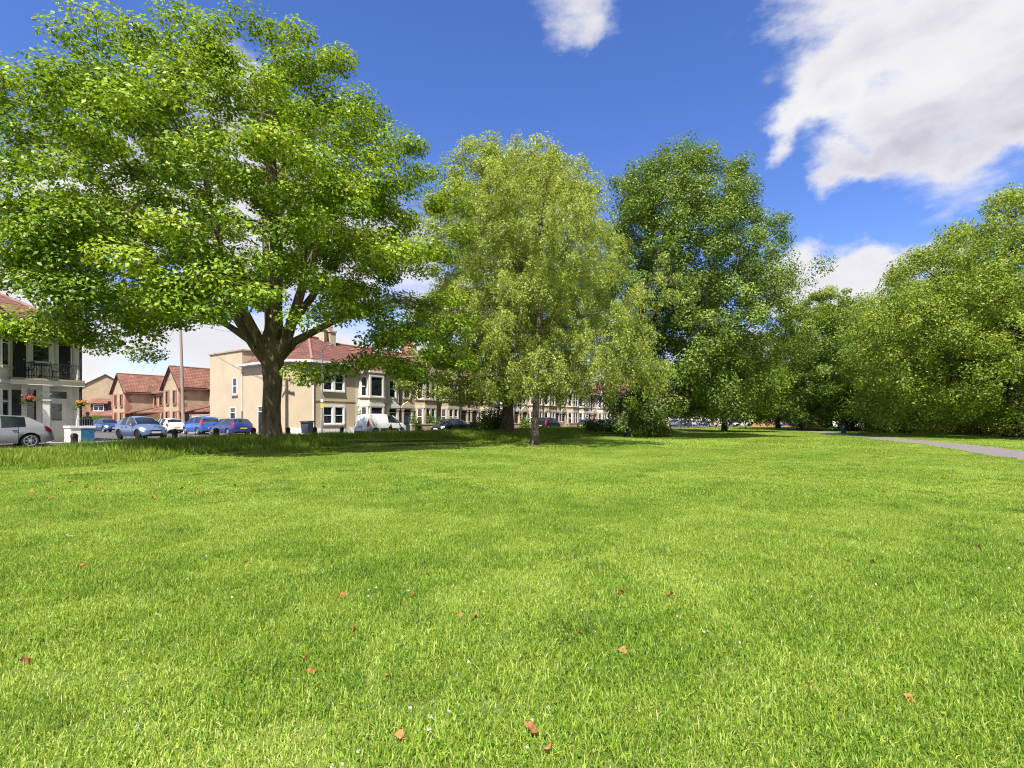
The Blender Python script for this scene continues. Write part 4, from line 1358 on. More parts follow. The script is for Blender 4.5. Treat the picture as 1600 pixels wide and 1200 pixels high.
root = thing('wheelie_bin', 'large dark wheeled bin with lid at the beige house corner', 'bin', (-16.35, 40.9, STREET + .12), R(-15))
b = MB()
b.extr([(-.30, -.30, .10), (.30, -.30, .10), (.36, -.36, .98), (-.36, -.36, .98)], (0, .62, 0)); b.build('tub', 'bin_face', root)
b = MB(); b.extr([(-.40, .36, .98), (.40, .36, .98), (.40, .36, 1.10), (-.40, .36, 1.10)], (0, 0, .0001)) if False else b.extr([(-.41, -.43, .985), (-.41, .38, .985), (-.41, .38, 1.10), (-.41, -.3, 1.09), (-.41, -.43, 1.03)][::-1], (.82, 0, 0)); b.build('lid', 'bin_black', root)
for s in (-1, 1):
    b = MB(); b.tube([(s * .26, .28, .11), (s * .34, .28, .11)], .11, 14); b.build('wheel', 'tyre', root)
b = MB(); b.tube([(-.3, .42, .93), (.3, .42, .93)], .02, 6); b.build('handle', 'bin_black', root)

# ------------------------------------------------------------------ the person by the white house
def skin_mesh(name, verts, edges, radii, mat, parent, sub=2):
    me = bpy.data.meshes.new(name); me.from_pydata(verts, edges, [])
    me.materials.append(MATS[mat])
    o = link(name, me, parent)
    sk = o.modifiers.new('skin', 'SKIN'); sk.use_smooth_shade = True
    for i, r in enumerate(radii):
        d = me.skin_vertices[0].data[i]; d.radius = (r, r) if not isinstance(r, tuple) else r
        d.use_root = (i == 0)
    ss = o.modifiers.new('sub', 'SUBSURF'); ss.levels = sub; ss.render_levels = sub
    return o


pr = thing('person', 'person in dark coat and grey cap standing beside the white house with a maroon bag', 'person', (-24.75, 29.85, STREET + .1), R(200))
V = [(0, 0, .82), (0, .0, 1.0), (0, 0, 1.2), (0, .01, 1.31), (0, .01, 1.38), (0, -.01, 1.46), (0, -.015, 1.55),
     (.085, 0, .78), (.10, -.02, .44), (.10, .01, .07), (.11, -.10, .035), (-.085, 0, .78), (-.10, .03, .44), (-.11, .05, .07), (-.12, -.06, .035),
     (.17, .01, 1.27), (.22, .02, 1.03), (.21, -.06, .80), (.21, -.09, .73), (-.17, .01, 1.27), (-.22, .03, 1.03), (-.22, -.03, .80), (-.22, -.05, .73)]
E = [(0, 1), (1, 2), (2, 3), (3, 4), (4, 5), (5, 6), (0, 7), (7, 8), (8, 9), (9, 10), (0, 11), (11, 12), (12, 13), (13, 14), (3, 15), (15, 16), (16, 17), (17, 18), (3, 19), (19, 20), (20, 21), (21, 22)]
rad = [(.13, .10), (.12, .095), (.14, .10), (.10, .08), .05, .085, .07, .085, .06, .042, .04, .085, .06, .042, .04, .055, .043, .033, .032, .055, .043, .033, .032]
skin_mesh('body', V, E, rad, 'skin', pr)
Vc = [(0, 0, .62), (0, 0, .85), (0, 0, 1.05), (0, .01, 1.22), (0, .01, 1.33), (.17, .01, 1.28), (.225, .02, 1.03), (.215, -.06, .81), (-.17, .01, 1.28), (-.225, .03, 1.03), (-.225, -.03, .81)]
Ec = [(0, 1), (1, 2), (2, 3), (3, 4), (3, 5), (5, 6), (6, 7), (3, 8), (8, 9), (9, 10)]
skin_mesh('coat', Vc, Ec, [(.19, .15), (.175, .14), (.165, .13), (.17, .125), (.085, .075), .075, .065, .052, .075, .065, .052], 'coat_dark', pr)
skin_mesh('trousers', [(0, 0, .80), (.085, 0, .74), (.10, -.02, .44), (.10, .01, .09), (-.085, 0, .74), (-.10, .03, .44), (-.11, .05, .09)], [(0, 1), (1, 2), (2, 3), (0, 4), (4, 5), (5, 6)], [(.14, .12), .10, .078, .062, .10, .078, .062], 'trousers', pr)
b = MB(); b.lathe([(.10, 0), (.105, .04), (.09, .09), (.05, .12), (.01, .13)], 14, (0, -.005, 1.50)); b.box(-.07, .07, -.17, -.09, 1.495, 1.51); b.build('cap', 'cap_grey', pr, True, 40)
o = thing('shoulder_bag', 'maroon bag hanging at the side of the person by the white house', 'bag', (-24.75 + .30, 29.85 - .12, STREET + .1))
b = MB(); b.extr([(-.15, -.06, .50), (.15, -.06, .50), (.13, -.05, .82), (-.13, -.05, .82)], (0, .12, 0)); b.build('pouch', 'maroon', o)
b = MB(); b.tube([(-.1, 0, .82), (-.06, 0, 1.0), (0.0, 0, 1.1), (.06, 0, 1.0), (.1, 0, .82)], .012, 5); b.build('strap', 'maroon', o)
# ------------------------------------------------------------------ trees
def tubes_np(paths, sides_fn):
    """many tapering tubes -> verts, quads. paths: list of (pts (n,3), radii (n,))"""
    VV, QQ = [], []; base = 0
    for pts, rad in paths:
        n = len(pts); s = sides_fn(rad[0])
        t = unit(np.gradient(pts, axis=0))
        ref = np.array([1., 0, 0]) if abs(t[0, 0]) < .8 else np.array([0, 1., 0])
        u = unit(ref - t * (t @ ref)[:, None]); w = np.cross(t, u)
        a = np.arange(s) * 2 * np.pi / s
        v = pts[:, None, :] + rad[:, None, None] * (u[:, None, :] * np.cos(a)[None, :, None] + w[:, None, :] * np.sin(a)[None, :, None])
        VV.append(v.reshape(-1, 3))
        i = base + np.arange(n * s).reshape(n, s)
        r = np.roll(i, -1, axis=1)
        QQ.append(np.stack([i[:-1], r[:-1], r[1:], i[1:]], -1).reshape(-1, 4))
        base += n * s
    return np.concatenate(VV), np.concatenate(QQ)


def interp_profile(prof, h):
    p = np.array(prof, float)
    return [np.interp(h, p[:, 0], p[:, k]) for k in range(1, p.shape[1])]


def crown_points(rng, prof, n, shell=.45, rough=.14, ysquash=1.0, mind=.9):
    """clump centres inside a profile of (height, radius, centre x, centre y)"""
    p = np.array(prof, float)
    out = []; tries = 0
    ph = rng.uniform(0, 6.28, 6)
    while len(out) < n and tries < n * 60:
        tries += 1
        h = rng.uniform(p[0, 0], p[-1, 0])
        r, cx, cy = interp_profile(prof, h)
        if rng.uniform() > (r / p[:, 1].max()) ** 1.3 + .05: continue
        a = rng.uniform(0, 2 * np.pi)
        rr = r * (1 + rough * (np.sin(3 * a + ph[0] + h * .5) * .5 + np.sin(5 * a + ph[1] - h * .8) * .4 + np.sin(2 * a + ph[2] + h * 1.3) * .4))
        f = rng.uniform() ** shell
        c = np.array([cx + math.cos(a) * rr * f, cy + math.sin(a) * rr * f * ysquash, h])
        if out:
            d = np.linalg.norm(np.array(out) - c, axis=1).min()
            if d < mind * rng.uniform(.5, 1): continue
        out.append(c)
    return np.array(out)


def grow(rng, trunk, limbs, clumps, tip=.016, powr=.46, seg=.7, bow=.12, fork_z=0):
    """branches from a trunk and limbs (lists of (x,y,z,r)) to every clump"""
    nodes, par, rmin, plen = [], [], [], []
    paths = []
    def add(pts, start):
        idx = []; pr = start
        for p in pts:
            nodes.append(np.array(p[:3], float)); par.append(pr); rmin.append(p[3] if len(p) > 3 else 0)
            plen.append((plen[pr] + np.linalg.norm(nodes[-1] - nodes[pr])) if pr >= 0 else 0)
            pr = len(nodes) - 1; idx.append(pr)
        return idx
    tr_ = add(trunk, -1)
    limb_idx = []
    for st, pts in limbs:
        limb_idx.append((tr_[st], add(pts, tr_[st])))
    order = np.argsort(np.linalg.norm(clumps - nodes[tr_[-1]], axis=1))
    tips = []
    for k in order:
        c = clumps[k]
        A = np.array(nodes); 
        ok = (A[:, 2] > fork_z)
        d = np.linalg.norm(A - c, axis=1)
        down = np.maximum(0, A[:, 2] - c[2]) / np.maximum(d, .01)
        cost = d * (1 + .7 * down) + .12 * np.array(plen) + np.where(ok, 0, 1e6)
        s = int(np.argmin(cost))
        n = max(2, int(np.ceil(d[s] / seg)))
        t = np.linspace(0, 1, n + 1)[1:]
        v = c - A[s]
        side = rng.normal(size=3) * bow * .5; side[2] += bow * rng.uniform(-.1, 1)
        pts = A[s] + v * t[:, None] + (side * d[s])[None] * (4 * t * (1 - t))[:, None] * .5
        pts[:-1] += rng.normal(size=(n - 1, 3)) * .06 * min(1, d[s])
        idx = add([tuple(p) for p in pts], s)
        paths.append([s] + idx); tips.append(idx[-1])
    cnt = np.zeros(len(nodes))
    for t_ in tips:
        i = t_
        while i >= 0:
            cnt[i] += 1; i = par[i]
    rad = np.maximum(tip * np.maximum(cnt, 1) ** powr, np.array(rmin))
    A = np.array(nodes)
    out = []
    for p in paths:
        r = rad[p].copy(); r[0] = min(r[0], rad[p[1]] * 1.25); r[-1] *= .6
        out.append((A[p], r))
    main = [(A[[s] + i], np.maximum(rad[[s] + i], 0)) for s, i in limb_idx]
    for m in main: m[1][0] = m[1][1] * 1.15
    return (A[tr_], rad[tr_]), main, out, A[tips]


def spray_leaves(rng, clumps, center, per, R_, Rz, size, flat=.5, outw=.35, droop=.25, tjit=.25, updir=1.0, kind='spray', weep=1.6):
    C, Nn, S, T = [], [], [], []
    for c in clumps:
        n = int(per * rng.uniform(.65, 1.35))
        k = rng.uniform(.75, 1.3)
        o = unit((c - center) * np.array([1, 1, .6]))
        if kind == 'spray':
            ax = unit(np.array([0, 0, updir]) + o * outw + rng.normal(size=3) * .2)
            a = rng.uniform(0, 2 * np.pi, n); f = np.sqrt(rng.uniform(0, 1, n)) * R_ * k * (1 + .25 * np.sin(3 * a + rng.uniform(0, 6)))
            e1 = unit(np.cross(ax, [.3, .9, .1])); e2 = np.cross(ax, e1)
            P = c + e1 * (np.cos(a) * f)[:, None] + e2 * (np.sin(a) * f)[:, None] + ax * (rng.normal(size=n) * Rz * k)[:, None]
            P[:, 2] -= droop * (f / R_) ** 2 * R_ * .5
            nr = ax + rng.normal(size=(n, 3)) * flat
        elif kind == 'ball':
            v = unit(rng.normal(size=(n, 3))); f = rng.uniform(0, 1, n) ** .4
            P = c + v * f[:, None] * np.array([R_, R_, Rz]) * k
            nr = v * .6 + o * .4 + np.array([0, 0, .6]) * updir + rng.normal(size=(n, 3)) * flat
        else:      # hanging strands
            ns = 7
            off = rng.normal(size=(ns, 2)) * R_ * .55
            ln = weep * rng.uniform(.4, 1.2, ns)
            j = rng.integers(0, ns, n); f = rng.uniform(0, 1, n)
            P = np.empty((n, 3))
            P[:, :2] = c[:2] + off[j] * (.35 + .65 * f[:, None]) + rng.normal(size=(n, 2)) * .09
            P[:, 2] = c[2] + Rz - f * ln[j] + rng.normal(size=n) * .05
            nr = rng.normal(size=(n, 3)) + o * .5 + np.array([0, 0, .45])
        C.append(P); Nn.append(nr); S.append(rng.uniform(.72, 1.25, n) * size)
        T.append(np.clip(rng.normal(.5 + rng.normal() * tjit * .5, tjit, n), 0, 1))
    return np.concatenate(C), np.concatenate(Nn), np.concatenate(S), np.concatenate(T)


def twigs(rng, tips, clump_r, n=4, r0=.012, down=0):
    out = []
    for c in tips:
        for _ in range(n):
            v = unit(rng.normal(size=3) * np.array([1, 1, .45]) + np.array([0, 0, -down]))
            l = clump_r * rng.uniform(.6, 1.1)
            p = np.stack([c, c + v * l * .5 + rng.normal(size=3) * .05, c + v * l + np.array([0, 0, -.1 * l])])
            out.append((p, np.array([r0, r0 * .7, r0 * .3])))
    return out


def trunk_pts(base, top, r0, r1, n=9, flare=1.5, lean=None, bulge=0):
    P = []
    for k in range(n):
        t = k / (n - 1)
        x, y, z = [base[i] + (top[i] - base[i]) * t for i in range(3)]
        r = r0 + (r1 - r0) * t + r0 * (flare - 1) * math.exp(-t * 9) + bulge * math.exp(-((t - .95) / .12) ** 2)
        P.append((x, y, z, r))
    return P


def make_tree(name, label, cat, base, trunk, limbs, prof, n_clumps, leaf, bark, seed, per=200, R_=1.2, Rz=.4, size=.2, kind='spray', shell=.45, mind=.9, twig=3, tip=.016, rough=.14, fork_z=2, trunk_rough=.08, group=None, center_h=None, weep=1.6, flat=.5, ysq=1.0, tjit=.25, outw=.35, extra=None, updir=1.0, aspect=.62, clear=None, adjust=None):
    """all coordinates are relative to base"""
    rng = np.random.default_rng(seed)
    cl_ = crown_points(rng, prof, n_clumps, shell, rough, ysq, mind)
    if clear is not None: cl_ = cl_[~clear(cl_)]
    if adjust is not None: cl_ = adjust(cl_)
    if extra is not None: cl_ = np.concatenate([cl_, np.array(extra, float)])
    tr_, main, br, tips = grow(rng, trunk, limbs, cl_, tip=tip, fork_z=fork_z)
    root = thing(name, label, cat, base, 0, group)
    mb = MB(); 
    mb.tube([tuple(p) for p in tr_[0]], list(tr_[1]), 18, wob=trunk_rough)
    V0 = np.array(mb.v); Q0 = np.array([f for f in mb.f if len(f) == 4])
    paths = main + br + twigs(rng, tips, R_, twig, down=.5 if kind == 'weep' else 0)
    V1, Q1 = tubes_np(paths, lambda r: 12 if r > .18 else 8 if r > .08 else 5 if r > .03 else 3)
    t = link('trunk', npmesh('trunk', np.concatenate([V0, V1]), np.concatenate([Q0, Q1 + len(V0)]), bark, smooth=True), root)
    ch = center_h if center_h is not None else prof[0][0] + (prof[-1][0] - prof[0][0]) * .35
    cen = np.array([interp_profile(prof, ch)[1], interp_profile(prof, ch)[2], ch])
    C, Nn, S, T = spray_leaves(rng, tips, cen, per, R_, Rz, size, flat=flat, kind=kind, weep=weep, tjit=tjit, outw=outw, updir=updir)
    v, q = leaf_quads(rng, C, Nn, S, aspect, drop=.5 if kind == 'weep' else None)
    c = link('crown', npmesh('crown', v, q, leaf, T), root)
    return root


# ---- the big maple
X, Y = px(424, 25.0); b0 = float(H(X, Y)) - .12
tk = [(0, 0, 0, .78), (.0, 0, .18, .62), (.0, 0, .5, .52), (-.02, 0, 1.1, .46), (0, 0, 2.0, .43), (.06, 0, 3.0, .44), (.05, 0, 3.8, .49), (.02, 0, 4.5, .58), (.05, 0, 5.0, .54), (.1, .1, 5.6, .42), (.12, .1, 6.5, .36), (.2, .1, 9.5, .27), (.1, 0, 13, .17), (0, 0, 16.5, .07)]
lm = [(6, [(-.75, -.1, 4.9, .30), (-1.5, -.3, 6.2, .25), (-2.4, -.8, 8.0, .19), (-3.6, -1.2, 10.2, .12)]),
      (6, [(-.5, -.5, 5.3, .24), (-1.1, -1.2, 7.0, .2), (-1.5, -2.0, 9.5, .16), (-1.9, -2.6, 13, .09)]),
      (7, [(-.25, .4, 5.8, .24), (-.8, 1.3, 8.0, .2), (-1.3, 2.0, 11.5, .13), (-1.4, 2.5, 14.5, .07)]),
      (6, [(.75, -.15, 5.0, .28), (1.3, -.5, 6.2, .24), (2.1, -.9, 8.2, .18), (3.2, -1.2, 10.5, .11)]),
      (7, [(.6, .5, 5.8, .22), (1.4, 1.5, 7.6, .18), (2.2, 2.5, 10, .12)]),
      (7, [(.45, -.6, 5.9, .2), (.8, -1.4, 8.2, .17), (1.0, -2.2, 11.5, .11), (.9, -2.8, 14.5, .06)]),
      (6, [(-1.0, .4, 5.0, .2), (-2.6, .9, 6.0, .15), (-4.6, 1.2, 7.0, .1), (-6.6, 1.3, 7.6, .06)]),
      (6, [(1.0, .3, 5.1, .2), (2.6, .5, 6.0, .15), (4.4, .4, 6.8, .1), (6.2, .2, 7.1, .06)])]
prof = [(3.6, 6.5, -1.4, 0), (5, 9.2, -1.6, 0), (7, 10.2, -1.7, 0), (9.5, 10.6, -1.7, 0), (12, 10.0, -1.6, 0), (14.5, 8.5, -1.4, 0), (16.5, 6.7, -1.3, 0), (18.5, 4.2, -1.3, 0), (19.8, 1.6, -1.3, 0)]
ex = [(1.7, -8, 4.7), (.6, -8, 5.0), (2.7, -8, 5.2), (2.2, -8.3, 5.8), (3.3, -7.6, 5.5), (.9, -8, 5.7), (-.2, -7.6, 5.4), (1.6, -7.2, 6.4), (-2.6, -3.2, 5.5), (-3.5, -3.0, 5.7), (-1.6, -3.6, 6.0), (-4.3, -2.8, 5.2), (-3.0, -2.2, 6.2), (6.0, -1.0, 5.2), (6.8, .8, 5.8), (7.6, -1.8, 5.0), (8.2, -.4, 4.4), (8.8, .8, 4.6), (5.6, 1.4, 5.6), (7.0, 2.0, 6.6), (9.2, -.6, 5.8), (6.4, -2.6, 4.6), (8.0, 2.4, 5.8), (9.3, .4, 4.0), (8.2, 1.5, 4.2), (7.6, 2.8, 4.8), (8.6, .2, 5.4), (6.2, 2.5, 4.0), (5.2, 3.2, 4.4), (9.0, 1.6, 6.2), (8.8, -1, 7.0), (4.4, .5, 4.2), (4.2, -2.2, 3.5), (3.0, -3.0, 3.2), (5.6, -1.8, 3.9), (6.6, -1.0, 3.6), (7.3, .5, 3.4), (-7.2, -5.5, 5.0), (-7.8, -5, 4.7), (-6.6, -5, 4.6), (-6.2, -4, 4.6), (-5.4, -4, 4.7)]
def maple_gap(c):
    r = np.hypot(c[:, 0], c[:, 1])
    g = (r < 5.2) & (c[:, 2] < 7.6 - .35 * r)
    g |= (c[:, 1] > 1.5) & (c[:, 2] < 8.0) & (c[:, 0] > -7.5) & (c[:, 0] < 5.5)
    g |= (c[:, 0] < -5.5) & (c[:, 2] < 4.8)
    u_, v_ = 800 + 800 * (c[:, 0] + MX) / (c[:, 1] + MY), 658 - 800 * (c[:, 2] + MZ - 1.4) / (c[:, 1] + MY)
    g |= (u_ < 20) & (v_ > 440); g |= (u_ < 70) & (v_ > 440) & (v_ < 492)       # open air before the white gable and roof
    g |= (u_ > 300) & (u_ < 400) & (v_ > 515); g |= (u_ > 140) & (u_ < 300) & (v_ > 560); g |= (u_ > 455) & (u_ < 560) & (v_ > 505)
    return g


def off_house(c):
    """boughs that would shade the white house grow forward over the lawn instead"""
    w = c + np.array([MX, MY, MZ]); out = []
    for p in w:
        hit = False
        for yy in np.linspace(23.5, 29, 8):
            s = (yy - p[1]) / tr.y
            if s > 0:
                q = p + np.array(tr) * s
                if -27.5 < q[0] < -21.2 and -1 < q[2] < 7.5: hit = True
        if hit and 658 - 800 * (p[2] - 1.4) / p[1] > 415 and int(p[0] * 100) % 5 < 3: continue
        if hit: p = np.array([0, 0, 1.4]) + (p - np.array([0, 0, 1.4])) * (16.6 / p[1] if p[1] > 17.5 else .94)
        out.append(p)
    return np.array(out) - np.array([MX, MY, MZ])


MX, MY, MZ = X, Y, b0


make_tree('maple_tree', 'huge bright green maple with broad low crown and thick forked trunk', 'tree', (X, Y, b0), tk, lm, prof, 590, 'leaf_maple', 'bark_maple', 11, ysq=.9, per=430, R_=1.0, Rz=.48, size=.165, kind='ball', shell=.36, mind=1.0, twig=4, tip=.013, fork_z=4.2, trunk_rough=.10, flat=.55, extra=ex, clear=maple_gap, adjust=off_house, updir=1.5, tjit=.3)

# ---- the birch
X, Y = px(835, 29.5); b0 = float(H(X, Y)) - .06
tk = trunk_pts((0, 0, 0), (.3, 0, 9.5), .20, .10, 10, 1.5) + [(.4, 0, 12.5, .05), (.4, 0, 14.6, .02)]
prof = [(2.9, 4.4, 1.6, 0), (4.6, 5.6, 1.4, 0), (7.2, 5.6, 1.0, 0), (10.9, 5.0, .5, 0), (13, 4.5, .1, 0), (14.6, 3.9, -.1, 0), (16, 2.5, -.2, 0), (16.9, .9, -.2, 0)]
make_tree('birch_tree', 'birch with pale yellow green drooping foliage and slim pale trunk', 'tree', (X, Y, b0), tk, [], prof, 540, 'leaf_birch', 'bark_birch', 5, per=300, R_=.75, Rz=.35, size=.108, kind='weep', weep=1.15, shell=.5, mind=.7, twig=4, tip=.009, fork_z=2.6, rough=.34)

# ---- the poplar-like tree behind the birch
X, Y = px(793, 40); b0 = float(H(X, Y)) - .06
tk = trunk_pts((0, 0, 0), (0, 0, 9), .45, .30, 9, 1.3) + [(-.2, 0, 13, .2), (-.3, 0, 17, .1), (-.3, 0, 20, .04)]
prof = [(2.6, 4.6, -1.5, 0), (4.5, 6.4, -1.2, 0), (7, 7.2, -.6, 0), (10, 7.4, .2, 0), (14, 7.4, .9, 0), (17, 7.0, 1.0, 0), (19.2, 6.2, .8, 0), (20.8, 4.4, -.6, 0), (22.0, 2.4, -1.8, 0)]
ex = [(-3.6, -1, 21.6), (-2.8, -1.5, 22.0), (-1.2, -.8, 21.8), (-3.0, 0, 22.7), (.6, -1, 21.4), (2.4, -1, 20.6), (4.2, -.5, 20.2), (-4.3, -.6, 21), (5, 0, 19.5)]
make_tree('poplar_tree', 'tall pale green tree with loose leafy top and ivy clad trunk behind the birch', 'tree', (X, Y, b0), tk, [], prof, 700, 'leaf_poplar', 'bark_ivy', 8, per=210, R_=.95, Rz=.6, size=.19, kind='ball', shell=.5, mind=.9, twig=4, tip=.011, fork_z=4, rough=.16, extra=ex)

# ---- the ash
X, Y = px(992, 45); b0 = float(H(X, Y)) - .06
tk = trunk_pts((0, 0, 0), (.3, 0, 7), .75, .5, 8, 1.35) + [(.6, 0, 11, .36), (1.2, 0, 16, .24), (1.8, 0, 21, .12), (2.0, 0, 24.5, .04)]
lm = [(5, [(-.7, -.3, 6, .3), (-1.6, -.6, 9.5, .22), (-2.2, -.8, 14, .13), (-2.4, -.8, 18, .06)]), (6, [(1.2, -.4, 7.5, .28), (2.8, -.8, 10, .2), (4.6, -1, 12.5, .12), (6.4, -1, 14.5, .06)]), (6, [(1.0, 1, 8, .24), (2.4, 2.4, 11, .16), (3.4, 3, 15, .08)])]
prof = [(1.9, 5.0, 3.4, -1), (4.2, 7.0, 4.3, 0), (7, 8.2, 4.5, 0), (10, 8.8, 4.8, 0), (13, 8.6, 4.8, 0), (16, 7.8, 4.6, 0), (19, 7.0, 4.0, 0), (21.5, 5.6, 3.6, 0), (23.6, 3.7, 3.8, 0), (25.0, 1.6, 4.3, 0)]
ex = [(5.4, 0, 25.0), (3.6, 0, 25.4), (4.4, -.5, 25.8), (6.3, 0, 24.4), (13.0, 0, 12.0), (12.4, 0, 14.4), (-1.5, -2, 1.2), (.6, -2.4, 1.0), (1.8, -2.2, 1.4), (-.4, -2.2, 2.2), (2.6, -1.8, 2.6), (1.2, -2.6, 2.0)]
make_tree('ash_tree', 'tall dark green ash with pointed irregular crown and shaded trunk', 'tree', (X, Y, b0), tk, lm, prof, 960, 'leaf_ash', 'bark_dark', 21, per=250, R_=1.0, Rz=.85, size=.21, kind='ball', shell=.42, mind=.95, twig=3, tip=.012, fork_z=2.2, rough=.24, extra=ex, aspect=.5)

# ---- lime beyond the ash
X, Y = px(1132, 66)
tk = trunk_pts((0, 0, 0), (0, 0, 6), .34, .28, 7, 1.3) + [(0, 0, 9, .2), (0, 0, 12, .06)]
prof = [(1.9, 5.2, 0, 0), (3.6, 6.6, .2, 0), (7, 6.4, .2, 0), (10, 4.8, 0, 0), (12, 2.6, 0, 0), (13.2, .8, 0, 0)]
make_tree('lime_tree', 'rounded yellow green lime tree standing right of the ash', 'tree', (X, Y, -.05), tk, [], prof, 260, 'leaf_lime', 'bark_dark', 31, per=150, R_=1.1, Rz=.5, size=.3, kind='spray', shell=.45, mind=1.0, twig=2, tip=.012, fork_z=2.2)

# ---- park trees on the right, along the path
prof = [(1.0, 9.5, 0, 0), (3.0, 11.4, 0, 0), (7, 12.4, 0, 0), (11, 12.2, 0, 0), (14.5, 9.6, .4, 0), (17.5, 7.2, .8, 0), (20, 4.0, 1, 0), (21.2, 1.6, 1, 0)]
tk = trunk_pts((0, 0, 0), (0, 0, 5), .7, .6, 8, 1.35) + [(.3, 0, 9, .4), (0, 0, 14, .22), (0, 0, 19, .08)]
lm = [(6, [(-1.4, -.8, 5, .28), (-4, -2, 6, .2), (-7, -3, 6.4, .1)]), (6, [(1.4, -.8, 5.4, .28), (4, -2, 7.2, .2), (7, -3, 8.4, .1)]), (7, [(0, -1.4, 6.4, .26), (-.4, -4, 8.6, .18), (-.6, -7, 10, .09)])]
plane = make_tree('plane_tree', 'nearest plane tree at the right edge, pale green foliage hanging almost to the grass', 'tree', (43.0, 44, -.05), tk, lm, prof, 1350, 'leaf_plane', 'bark_dark', 41, per=210, R_=1.0, Rz=.9, size=.2, kind='ball', shell=.36, mind=.75, twig=3, tip=.013, fork_z=2, rough=.10, flat=.9, group='park trees along the path')
prof = [(1.8, 6.5, 0, 0), (4, 8.8, 0, 0), (8, 9.6, 0, 0), (12, 9.0, 0, 0), (16, 7.0, 0, 0), (19, 4.2, 0, 0), (20.6, 1.4, 0, 0)]
tk = trunk_pts((0, 0, 0), (.5, 0, 5), .6, .5, 8, 1.35) + [(.6, 0, 9, .34), (.4, 0, 14, .18), (.2, 0, 18, .06)]
lm = [(5, [(-1.2, -.5, 4.4, .26), (-3.4, -1, 6, .18), (-5.6, -1.4, 7.6, .09)]), (6, [(1.6, -.5, 5.6, .26), (3.6, -1.2, 7.6, .16), (5.2, -1.4, 9.4, .08)])]
park = make_tree('park_tree', 'dense green park tree with dark leaning trunk beyond the end of the path', 'tree', (47.5, 84, -.05), tk, lm, prof, 360, 'leaf_park', 'bark_dark', 51, per=260, R_=1.15, Rz=.6, size=.27, kind='ball', shell=.42, mind=1.1, twig=2, tip=.013, fork_z=1.8, rough=.2, group='park trees along the path')
prof = [(1.2, 5.5, 0, 0), (3, 7.6, 0, 0), (7, 8.6, 0, 0), (11, 8.2, 0, 0), (14.5, 6.4, 0, 0), (17, 3.8, 0, 0), (18.4, 1.2, 0, 0)]
park2 = make_tree('park_tree', 'leafy bluish green park tree in front of the far white house', 'tree', (46.5, 72, -.05), tk, lm, prof, 330, 'leaf_ash', 'bark_dark', 57, per=260, R_=1.15, Rz=.5, size=.26, kind='spray', shell=.42, mind=1.0, twig=2, tip=.013, fork_z=1.6, rough=.2, group='park trees along the path')


def again(src, label, X, Y, s, rz, sz=None):
    c = copy_tree(src)
    c.location = (X, Y, -.05); c.scale = (s, s, sz or s); c.rotation_euler = (0, 0, rz)
    c['label'] = label
    return c


again(park, 'tall olive green park tree rising behind the path, its rounded top against the cloud', 60, 97, 1.12, 2.1, 1.3)
again(plane, 'second plane tree behind the nearest one, filling the gap above the path', 54, 62, .92, 1.9, .95)
again(park2, 'park tree with low skirts behind the two plane trees', 66, 76, 1.05, 1.0, 1.15)
again(park, 'park tree behind the nearest plane tree, mostly hidden', 66, 56, 1.0, 4.0)
again(park2, 'small dark green park tree with a leaning trunk by the orange fence', 54, 104, .72, 3.4, .8)
again(park, 'broad park tree deep in the shade on the far right', 84, 70, 1.15, 5.2)
again(park2, 'park tree standing before the long pale house', 84, 98, 1.1, 2.6)
again(park, 'far park tree behind the end of the path', 74, 112, 1.0, .8)
again(park2, 'distant tree behind the far cream house', 38, 168, 1.1, .4)
again(park, 'distant tree behind the far pink house', 66, 172, 1.0, 2.9)
again(park2, 'distant tree behind the brick houses of the side street', -62, 112, .62, 2.2)


# ------------------------------------------------------------------ shrubs and hedges
def shrub(name, label, cat, X, Y, z, rx, ry, h, n, leaf, seed, size=.14, group=None, lumps=9, box=False, rz=0):
    rng = np.random.default_rng(seed)
    root = thing(name, label, cat, (X, Y, z), rz, group)
    cs = rng.uniform(-1, 1, (lumps, 3)) * np.array([rx * .62, ry * .62, h * .28]) + np.array([0, 0, h * .52])
    if box:
        cs = np.stack([np.linspace(-rx * .85, rx * .85, lumps), rng.normal(size=lumps) * .05, np.full(lumps, h * .5) + rng.normal(size=lumps) * .04], -1)
    k = rng.integers(0, lumps, n)
    v = unit(rng.normal(size=(n, 3))); f = rng.uniform(0, 1, n) ** .33
    rr = np.array([rx * .48, ry * .5, h * .48]) if not box else np.array([rx / lumps * 1.7, ry, h * .5])
    c = cs[k] + v * f[:, None] * rr * rng.uniform(.8, 1.15, (n, 1))
    c[:, 2] = np.abs(c[:, 2] - .02) + .02
    nr = v + rng.normal(size=(n, 3)) * .5 + np.array([0, 0, .3])
    vv, q = leaf_quads(rng, c, nr, rng.uniform(.7, 1.3, n) * size)
    link('foliage', npmesh('foliage', vv, q, leaf, np.clip(rng.normal(.5, .25, n), 0, 1)), root)
    ps = []
    for c_ in cs:
        ps.append((np.array([[c_[0] * .3, c_[1] * .3, -.05], [c_[0] * .6, c_[1] * .6, c_[2] * .5], c_]), np.array([.035, .025, .012])))
    V1, Q1 = tubes_np(ps, lambda r: 5)
    link('stem', npmesh('stem', V1, Q1, 'bark_dark'), root)
    return root


